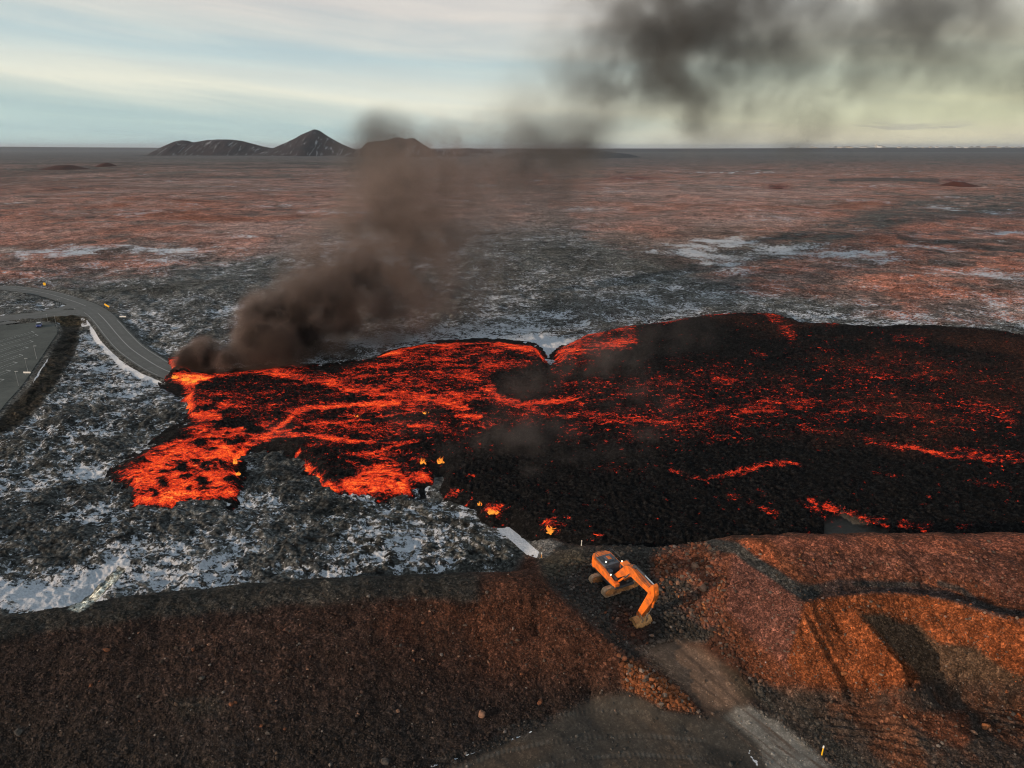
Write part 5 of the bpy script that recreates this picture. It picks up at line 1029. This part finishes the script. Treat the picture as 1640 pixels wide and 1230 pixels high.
zones = [([(1045, 905), (1090, 900), (1100, 960), (1060, 950)], 26, .22, .5, (0, 0, 3, 1), 'rust-coloured boulder in the heap right of the excavator cab', 'boulders heaped right of the excavator'),
         ([(1085, 900), (1160, 890), (1165, 1010), (1100, 985)], 42, .2, .48, (0, 3, 1, 0), 'rust-brown boulder on the rubble slope beside the right-hand barrier', 'boulders on the rubble slope'),
         ([(1075, 945), (1130, 960), (1150, 1010), (1090, 990)], 18, .2, .42, (0, 2, 0, 2), 'brown boulder at the foot of the rubble slope', 'boulders at the foot of the rubble slope'),
         ([(880, 930), (960, 900), (960, 990), (930, 975)], 26, .2, .42, (2, 2, 2, 2), 'dark grey boulder in the shaded gap left of the excavator', 'dark boulders in the shaded gap'),
         ([(950, 985), (1000, 975), (1060, 1010), (1015, 1050), (985, 1030)], 28, .18, .42, (0, 0, 2, 1), 'reddish boulder among the rubble under the bucket', 'boulders under the bucket'),
         ([(985, 1040), (1010, 1040), (1100, 1120), (1070, 1125), (1000, 1085)], 22, .16, .34, (0, 3, 1, 0), 'small brown boulder on the orange heap beside the ramp', 'boulders on the orange heap'),
         ([(1420, 1120), (1640, 1090), (1640, 1180), (1480, 1180)], 24, .16, .36, (3, 0, 1, 2), 'small rusty boulder on the dark pit floor', 'boulders on the pit floor'),
         ([(20, 1010), (760, 960), (900, 1040), (760, 1160), (40, 1200)], 40, .16, .32, (0, 0, 2, 1), 'small brown boulder on the long left barrier slope', 'boulders on the left slope'),
         ([(1250, 880), (1640, 880), (1640, 970), (1500, 920), (1320, 918)], 22, .15, .28, (1, 0, 3, 1), 'small pale boulder on the upper right embankment', 'boulders on the upper right embankment')]
for P, n, r0, r1, cs, lb, gr in zones:
    k_ = 0
    while k_ < n:
        px = rg.uniform(min(p[0] for p in P), max(p[0] for p in P)); py = rg.uniform(min(p[1] for p in P), max(p[1] for p in P))
        if poly_sd(np.array([px]), np.array([py]), P)[0] > 0: boulder(px, py, r0*(r1/r0)**(rg.random()**1.6), cs[int(rg.integers(0, 4))], lb, gr, rg); k_ += 1
# ================================================================ SMOKE (real volume grids)
def pY(px, py, Y):
    """the point on the line of sight of a photo pixel that lies at world y = Y"""
    a = (px-820)/FP; b = (615-py)/FP; dy = ct+b*st; dz = -st+b*ct; t_ = Y/dy
    return (a*t_, Y, H+dz*t_)
def smoke_object(name, puffs, lo, hi, vox, warp, nscale, colr, colthin, cut=(.30, .62), label=None, dref=.1, aniso=.25, low=None):
    """puffs: (x, y, z, radius, density). The grid is filled by a sum of soft balls, pushed about and eaten into by fractal noise."""
    vol = bpy.data.volumes.new(name); ob = bpy.data.objects.new(name, vol); COL.objects.link(ob)
    t = NT(name+'_medium')
    dn = t.attr('density')
    k_ = t.mr(dn, 0, dref, 0, 1)
    c = t.mix(k_, colthin, colr)
    pv = t.n('ShaderNodeVolumePrincipled', None, Color=c, Density=1.0, Anisotropy=aniso)
    pv.inputs['Density Attribute'].default_value = 'density'
    mat = t.out(None, pv.outputs[0])
    vol.materials.append(mat)
    ng = bpy.data.node_groups.new(name+'_field', 'GeometryNodeTree')
    ng.interface.new_socket('Geometry', in_out='INPUT', socket_type='NodeSocketGeometry'); ng.interface.new_socket('Geometry', in_out='OUTPUT', socket_type='NodeSocketGeometry')
    N = ng.nodes; L = ng.links
    def nd(tp, **pr):
        q = N.new(tp)
        for a, b in pr.items(): setattr(q, a, b)
        return q
    def mth(op, a, b=None, c=None, clamp=False):
        q = nd('ShaderNodeMath', operation=op, use_clamp=clamp)
        for i, v in enumerate((a, b, c)):
            if v is None: continue
            if isinstance(v, bpy.types.NodeSocket): L.new(v, q.inputs[i])
            else: q.inputs[i].default_value = v
        return q.outputs[0]
    pos = nd('GeometryNodeInputPosition').outputs[0]
    def noi(scale, det, off, out, rough=.55):
        ad = nd('ShaderNodeVectorMath', operation='ADD'); L.new(pos, ad.inputs[0]); ad.inputs[1].default_value = off
        q = nd('ShaderNodeTexNoise'); L.new(ad.outputs[0], q.inputs['Vector']); q.inputs['Scale'].default_value = scale; q.inputs['Detail'].default_value = det; q.inputs['Roughness'].default_value = rough
        return q.outputs[out]
    nv = noi(nscale*.55, 3, (11, 3, 7), 'Color')
    sub = nd('ShaderNodeVectorMath', operation='SUBTRACT'); L.new(nv, sub.inputs[0]); sub.inputs[1].default_value = (.5, .5, .5)
    scl = nd('ShaderNodeVectorMath', operation='SCALE'); L.new(sub.outputs[0], scl.inputs[0]); scl.inputs['Scale'].default_value = warp
    wp = nd('ShaderNodeVectorMath', operation='ADD'); L.new(pos, wp.inputs[0]); L.new(scl.outputs[0], wp.inputs[1])
    acc = None
    for (x, y, z, r, d) in puffs:
        ds = nd('ShaderNodeVectorMath', operation='DISTANCE'); L.new(wp.outputs[0], ds.inputs[0]); ds.inputs[1].default_value = (x, y, z)
        f = mth('SUBTRACT', 1.0, mth('MULTIPLY', ds.outputs['Value'], 1.0/r), clamp=True)
        f = mth('MULTIPLY', mth('MULTIPLY', f, f), d*2.2)
        acc = f if acc is None else mth('ADD', acc, f)
    nf = noi(nscale, 6, (0, 0, 0), 0, .6)
    mr_ = nd('ShaderNodeMapRange', interpolation_type='SMOOTHSTEP'); L.new(nf, mr_.inputs[0]); mr_.inputs[1].default_value = cut[0]; mr_.inputs[2].default_value = cut[1]
    mr_.inputs[3].default_value = 0; mr_.inputs[4].default_value = 1
    dens = mth('MULTIPLY', acc, mr_.outputs[0])
    dens = mth('SUBTRACT', dens, dref*.02); dens = mth('MAXIMUM', dens, 0.0)
    vc = nd('GeometryNodeVolumeCube')
    L.new(dens, vc.inputs['Density'])
    vc.inputs['Min'].default_value = lo; vc.inputs['Max'].default_value = hi
    for ax, i in (('X', 0), ('Y', 1), ('Z', 2)): vc.inputs['Resolution '+ax].default_value = max(8, int((hi[i]-lo[i])/vox))
    sm = nd('GeometryNodeSetMaterial'); L.new(vc.outputs[0], sm.inputs['Geometry']); sm.inputs['Material'].default_value = mat
    go = nd('NodeGroupOutput'); L.new(sm.outputs[0], go.inputs[0])
    md = ob.modifiers.new('field', 'NODES'); md.node_group = ng
    tag(ob, label, None, None, 'stuff')
    return ob
def puff_line(pts, n, jit, seed):
    """pts: (px, py, Y, radius, density); puffs laid along the line with a little scatter"""
    rg = np.random.default_rng(seed); out = []
    P = np.array(pts, float); s = np.linspace(0, len(P)-1, n)
    for q in s:
        i = min(int(q), len(P)-2); f_ = q-i; a = P[i]*(1-f_)+P[i+1]*f_
        x, y, z = pY(a[0], a[1], a[2]); j = a[3]*jit
        out.append((x+rg.normal()*j, y+rg.normal()*j, z+rg.normal()*j*.7, a[3]*rg.uniform(.8, 1.25), a[4]*rg.uniform(.75, 1.25)))
    return out
pl1 = puff_line([(296, 590, 201, 3.675, 1.386), (325, 580, 203, 5.775, 1.27), (360, 566, 206, 7.875, 1.04), (400, 550, 210, 10.5, 0.4764), (440, 534, 214, 13.12, 0.3119), (485, 514, 219, 16.8, 0.1906), (530, 495, 225, 18.9, 0.1386), (575, 468, 232, 23.6, 0.0609), (615, 420, 242, 28.32, 0.0334), (650, 370, 254, 31.86, 0.02004), (672, 320, 268, 31.86, 0.0167), (690, 280, 285, 30.68, 0.01503), (720, 250, 300, 28.32, 0.008347)], 38, .26, 5)
pl1 += puff_line([(430, 575, 205, 8.4, 0.1213), (480, 560, 210, 10.5, 0.06064), (540, 545, 220, 12.6, 0.02599), (600, 520, 232, 16.52, 0.0167)], 8, .3, 6)
pl1 += puff_line([(520, 430, 232, 16.8, 0.02599), (560, 380, 245, 23.6, 0.01154), (600, 330, 262, 23.6, 0.01003)], 6, .3, 8)
pl1 += puff_line([(640, 500, 235, 28.32, 0.01003), (700, 460, 245, 35.4, 0.008347), (740, 400, 260, 40.12, 0.007518), (780, 350, 280, 42.48, 0.00668), (850, 300, 300, 47.2, 0.00501)], 11, .35, 9)
smoke_object('smoke_plume', pl1, (-125, 185, 0), (60, 335, 82), 1.0, 11, .105, (.065, .056, .052), (.52, .39, .34), (.37, .60), 'dark brown smoke plume drifting from the burning road end', .30)
pu = []
for seed, pts, n in [(21, [(905, 110, 480, 41.6041, 0.005073), (960, 90, 480, 54.4053, 0.00789), (1030, 60, 490, 67.2065, 0.01015), (1110, 60, 490, 73.6071, 0.01071), (1160, 20, 490, 76.8075, 0.009022), (1240, 70, 500, 64.0062, 0.00564)], 15),
                     (22, [(1000, 0, 480, 57.6056, 0.006766), (1100, -10, 490, 73.6071, 0.009022), (1220, -20, 500, 73.6071, 0.006766), (1330, 10, 500, 70.4069, 0.006766), (1450, 20, 510, 70.4069, 0.008456), (1500, 50, 510, 67.2065, 0.006766), (1560, 40, 520, 70.4069, 0.003383), (1660, 30, 520, 76.8075, 0.003945)], 16),
                     (23, [(1040, 130, 480, 54.4053, 0.006766), (1110, 160, 480, 54.4053, 0.00564), (1160, 180, 485, 44.8044, 0.003383), (1230, 140, 490, 57.6056, 0.00451), (1300, 150, 490, 48.0046, 0.003383), (1400, 110, 500, 54.4053, 0.00451), (1460, 90, 510, 48.0046, 0.00451)], 12),
                     (24, [(1270, 210, 500, 27.2026, 0.00564), (1300, 190, 500, 35.2034, 0.005073), (1360, 170, 500, 44.8044, 0.003383), (1430, 170, 510, 41.6041, 0.002255)], 7),
                     (25, [(1540, 110, 520, 54.4053, 0.003383), (1620, 110, 520, 60.806, 0.005073), (1700, 120, 520, 64.0062, 0.005073)], 6),
                     (26, [(930, 130, 475, 35.2034, 0.00451), (960, 175, 470, 27.2026, 0.006766), (975, 205, 465, 22.4022, 0.00564), (940, 225, 460, 20.8021, 0.00564), (880, 215, 455, 25.6025, 0.003945), (830, 200, 450, 32.0031, 0.003945), (775, 190, 445, 25.6025, 0.002819), (820, 180, 450, 28.8028, 0.002819)], 13)]:
    pu += puff_line(pts, n, .22, seed)
smoke_object('smoke_cloud', pu, (-75, 390, 40), (560, 600, 232), 2.9, 50, .036, (.32, .31, .30), (.48, .46, .43), (.36, .62), 'thin grey smoke spreading across the sky above the plain', .03)
pw = puff_line([(600, 222, 330, 14.3, 0.018), (640, 208, 330, 12.87, 0.0162), (620, 240, 320, 20.02, 0.027), (640, 270, 300, 28.6, 0.027)], 8, .3, 31)
pw += puff_line([(870, 300, 330, 31.46, 0.0207), (860, 260, 360, 31.46, 0.0207), (870, 235, 390, 24.2, 0.02484), (930, 230, 420, 24.2, 0.01656)], 9, .3, 32)
smoke_object('smoke_veil', pw, (-100, 270, 15), (80, 450, 105), 2.4, 16, .045, (.26, .23, .21), (.40, .34, .31), (.28, .60), 'faint brown smoke veil linking the plume to the sky smoke', .05)
pf = []
for seed, pts, n in [(41, [(950, 610, 185, 10, 0.031), (965, 590, 187, 11.25, 0.031), (985, 575, 190, 8.75, 0.0217)], 5), (42, [(840, 640, 170, 10, 0.031), (860, 620, 172, 10, 0.0186)], 4), (43, [(760, 730, 138, 7.5, 0.0217), (800, 715, 140, 11.25, 0.031), (850, 700, 142, 11.25, 0.0248), (880, 690, 145, 8.75, 0.0186)], 8),
                     (44, [(700, 740, 135, 6.25, 0.0248), (730, 725, 137, 7.5, 0.0279)], 3), (45, [(870, 760, 130, 7.5, 0.0217), (930, 750, 132, 10, 0.0186), (990, 765, 130, 10, 0.0217), (1040, 740, 134, 11.25, 0.0186), (1080, 720, 138, 10, 0.0124)], 9),
                     (46, [(850, 790, 122, 5, 0.0372), (862, 775, 123, 5, 0.031)], 3), (47, [(640, 690, 148, 11.25, 0.0124), (660, 680, 150, 11.25, 0.0124)], 3), (48, [(430, 720, 142, 7.5, 0.0186), (470, 722, 142, 8.75, 0.0217), (500, 745, 140, 6.25, 0.0124)], 5),
                     (49, [(1080, 560, 205, 27.5, 0.00744), (1000, 560, 205, 22.5, 0.00868), (900, 660, 165, 25, 0.00496), (1000, 690, 155, 22.5, 0.0062), (950, 770, 130, 17.5, 0.00744)], 7), (50, [(715, 765, 130, 3.75, 0.031), (735, 745, 132, 4.375, 0.0372)], 3), (51, [(500, 585, 206, 6.25, 0.0186), (880, 570, 215, 7.5, 0.0124)], 2)]:
    pf += puff_line(pts, n, .3, seed)
smoke_object('smoke_wisps', pf, (-68, 112, 1.5), (68, 232, 26), 1.0, 12, .17, (.26, .225, .215), (.38, .33, .31), (.40, .64), 'thin grey fumes rising from the cooling lava', .06)

# ---------------------------------------------------------------- the air
hz = bpy.data.meshes.new('haze'); bm = bmesh.new(); bmesh.ops.create_cube(bm, size=1, matrix=Matrix.Translation((0, 40800, 134)) @ Matrix.Diagonal((123000, 82600, 292, 1))); bm.to_mesh(hz); bm.free()
t = NT('haze_air'); pv = t.n('ShaderNodeVolumePrincipled', None, Color=(.66, .74, .86), Density=1.9e-5, Anisotropy=.1); ho = link('haze', hz, t.out(None, pv.outputs[0])); tag(ho, kind='stuff')
# ================================================================ SKY, SUN, RENDER SETTINGS
SUN_AZ, SUN_EL = R(-119), R(12.5)      # azimuth from +Y clockwise towards +X ; sun stands on the left, a little behind the camera
sd = Vector((math.sin(SUN_AZ)*math.cos(SUN_EL), math.cos(SUN_AZ)*math.cos(SUN_EL), math.sin(SUN_EL)))
sl = bpy.data.lights.new('sun', 'SUN'); sl.energy = 3.7; sl.angle = R(.6); sl.color = (1, .72, .50)
so = bpy.data.objects.new('sun', sl); COL.objects.link(so); so.rotation_euler = (-sd).to_track_quat('-Z', 'Y').to_euler(); so.location = sd*500
w = NT('World', True)
sky = w.n('ShaderNodeTexSky', {'sky_type': 'NISHITA', 'sun_disc': False, 'sun_elevation': SUN_EL, 'sun_rotation': SUN_AZ, 'altitude': 50, 'air_density': 1.0, 'dust_density': 1.5, 'ozone_density': 1.5})
skyc = w.n('ShaderNodeVectorMath', {'operation': 'SCALE'}); w.set(skyc, 0, sky.outputs[0]); skyc.inputs['Scale'].default_value = 1.0
tc = w.n('ShaderNodeTexCoord').outputs['Generated']
sp = w.n('ShaderNodeSeparateXYZ', None, Vector=tc)
az = w.math('ARCTAN2', sp.outputs[0], sp.outputs[1]); el = w.math('ARCSINE', sp.outputs[2])
def skyvec(sa, se, off=0, shear=0.0):
    e2 = w.math('ADD', w.math('MULTIPLY', el, se), w.math('MULTIPLY', az, shear))
    return w.n('ShaderNodeCombineXYZ', None, X=w.math('MULTIPLY', az, sa), Y=e2, Z=off).outputs[0]
c1 = w.noise(1.0, 6, .55, skyvec(1.1, 14, 3.0, 1.1), .6)
c2 = w.noise(1.0, 8, .6, skyvec(3.0, 30, 8.0, 2.2), .8)
cov = w.math('ADD', w.math('MULTIPLY', c1, .7), w.math('MULTIPLY', c2, .3))
eld = w.math('MULTIPLY', el, 180/math.pi); azd = w.math('MULTIPLY', az, 180/math.pi)
# bands measured on the photograph: elevation in degrees, tilted a little with azimuth
eb = w.math('ADD', eld, w.math('MULTIPLY', azd, .050)); eb = w.math('ADD', eb, w.math('MULTIPLY', w.math('SUBTRACT', c1, .5), 4.5)); eb = w.math('ADD', eb, w.math('MULTIPLY', w.math('SUBTRACT', c2, .5), 2.0))
ramp = w.n('ShaderNodeValToRGB'); w.set(ramp, 0, w.mr(eb, -2, 40, 0, 1))
SKYB = [(-2, (178, 204, 204)), (.2, (186, 208, 206)), (1.6, (206, 216, 208)), (3.0, (232, 232, 216)), (4.4, (212, 219, 212)), (6.0, (188, 206, 208)), (7.4, (202, 208, 205)), (9.0, (212, 208, 203)), (11.5, (214, 210, 205)), (15, (196, 204, 205)), (20, (196, 198, 198)), (40, (160, 172, 180))]
cr = ramp.color_ramp
while len(cr.elements) < len(SKYB): cr.elements.new(.5)
for e, (a, c) in zip(cr.elements, SKYB): e.position = (a+2)/42; e.color = (*lin(*c), 1)
cream = w.mix(w.math('MULTIPLY', w.mr(azd, -8, 34, 0, 1, True), w.mr(eld, 13, 1, 0, 1, True)), ramp.outputs[0], tuple(lin(216, 216, 180)))
low = w.mix(w.math('MULTIPLY', w.mr(azd, 0, 20, .0, .45, True), w.mr(eld, 2.2, .6, 0, 1, True)), cream, tuple(lin(222, 206, 186)))
bd = w.mr(w.noise(1.0, 6, .6, skyvec(7, 75, 2.0, .4)), .52, .60, 0, 1, True)
band = w.math('MULTIPLY', w.math('MULTIPLY', bd, w.mr(eld, .3, 1.0, 0, 1, True)), w.math('MULTIPLY', w.mr(eld, 2.1, 1.2, 0, 1, True), w.mr(azd, 8, 22, 0, .55)))
low = w.mix(band, low, tuple(lin(176, 172, 162)))
shade = w.mix(1, low, w.n('ShaderNodeCombineColor', None, Red=w.mr(c2, .3, .7, .90, 1.09), Green=w.mr(c2, .3, .7, .92, 1.07), Blue=w.mr(c2, .3, .7, .95, 1.04)).outputs[0], 'MULTIPLY')
clouds = w.mr(cov, .2, .6, .86, .97)
b1 = w.n('ShaderNodeBackground', None, Color=sky.outputs[0], Strength=.10)
b2 = w.n('ShaderNodeBackground', None, Color=shade, Strength=1.08)
mx = w.n('ShaderNodeMixShader'); w.set(mx, 0, clouds); w.set(mx, 1, b1.outputs[0]); w.set(mx, 2, b2.outputs[0])
wo = w.n('ShaderNodeOutputWorld'); w.set(wo, 'Surface', mx.outputs[0])
vs_ = SC.view_settings; vs_.view_transform = 'Standard'; vs_.look = 'None'; vs_.exposure = 0; vs_.gamma = 1
SC.render.resolution_x = 1024; SC.render.resolution_y = 768
cy_ = SC.cycles if hasattr(SC, 'cycles') else None
if cy_:
    cy_.max_bounces = 3; cy_.diffuse_bounces = 1; cy_.glossy_bounces = 1; cy_.transmission_bounces = 2; cy_.volume_bounces = 0; cy_.transparent_max_bounces = 8; cy_.use_adaptive_sampling = True; cy_.adaptive_threshold = .025; cy_.adaptive_min_samples = 16; cy_.filter_width = 1.1; cy_.volume_step_rate = 1.5; cy_.volume_max_steps = 512
    cy_.use_denoising = True; cy_.sample_clamp_indirect = 4
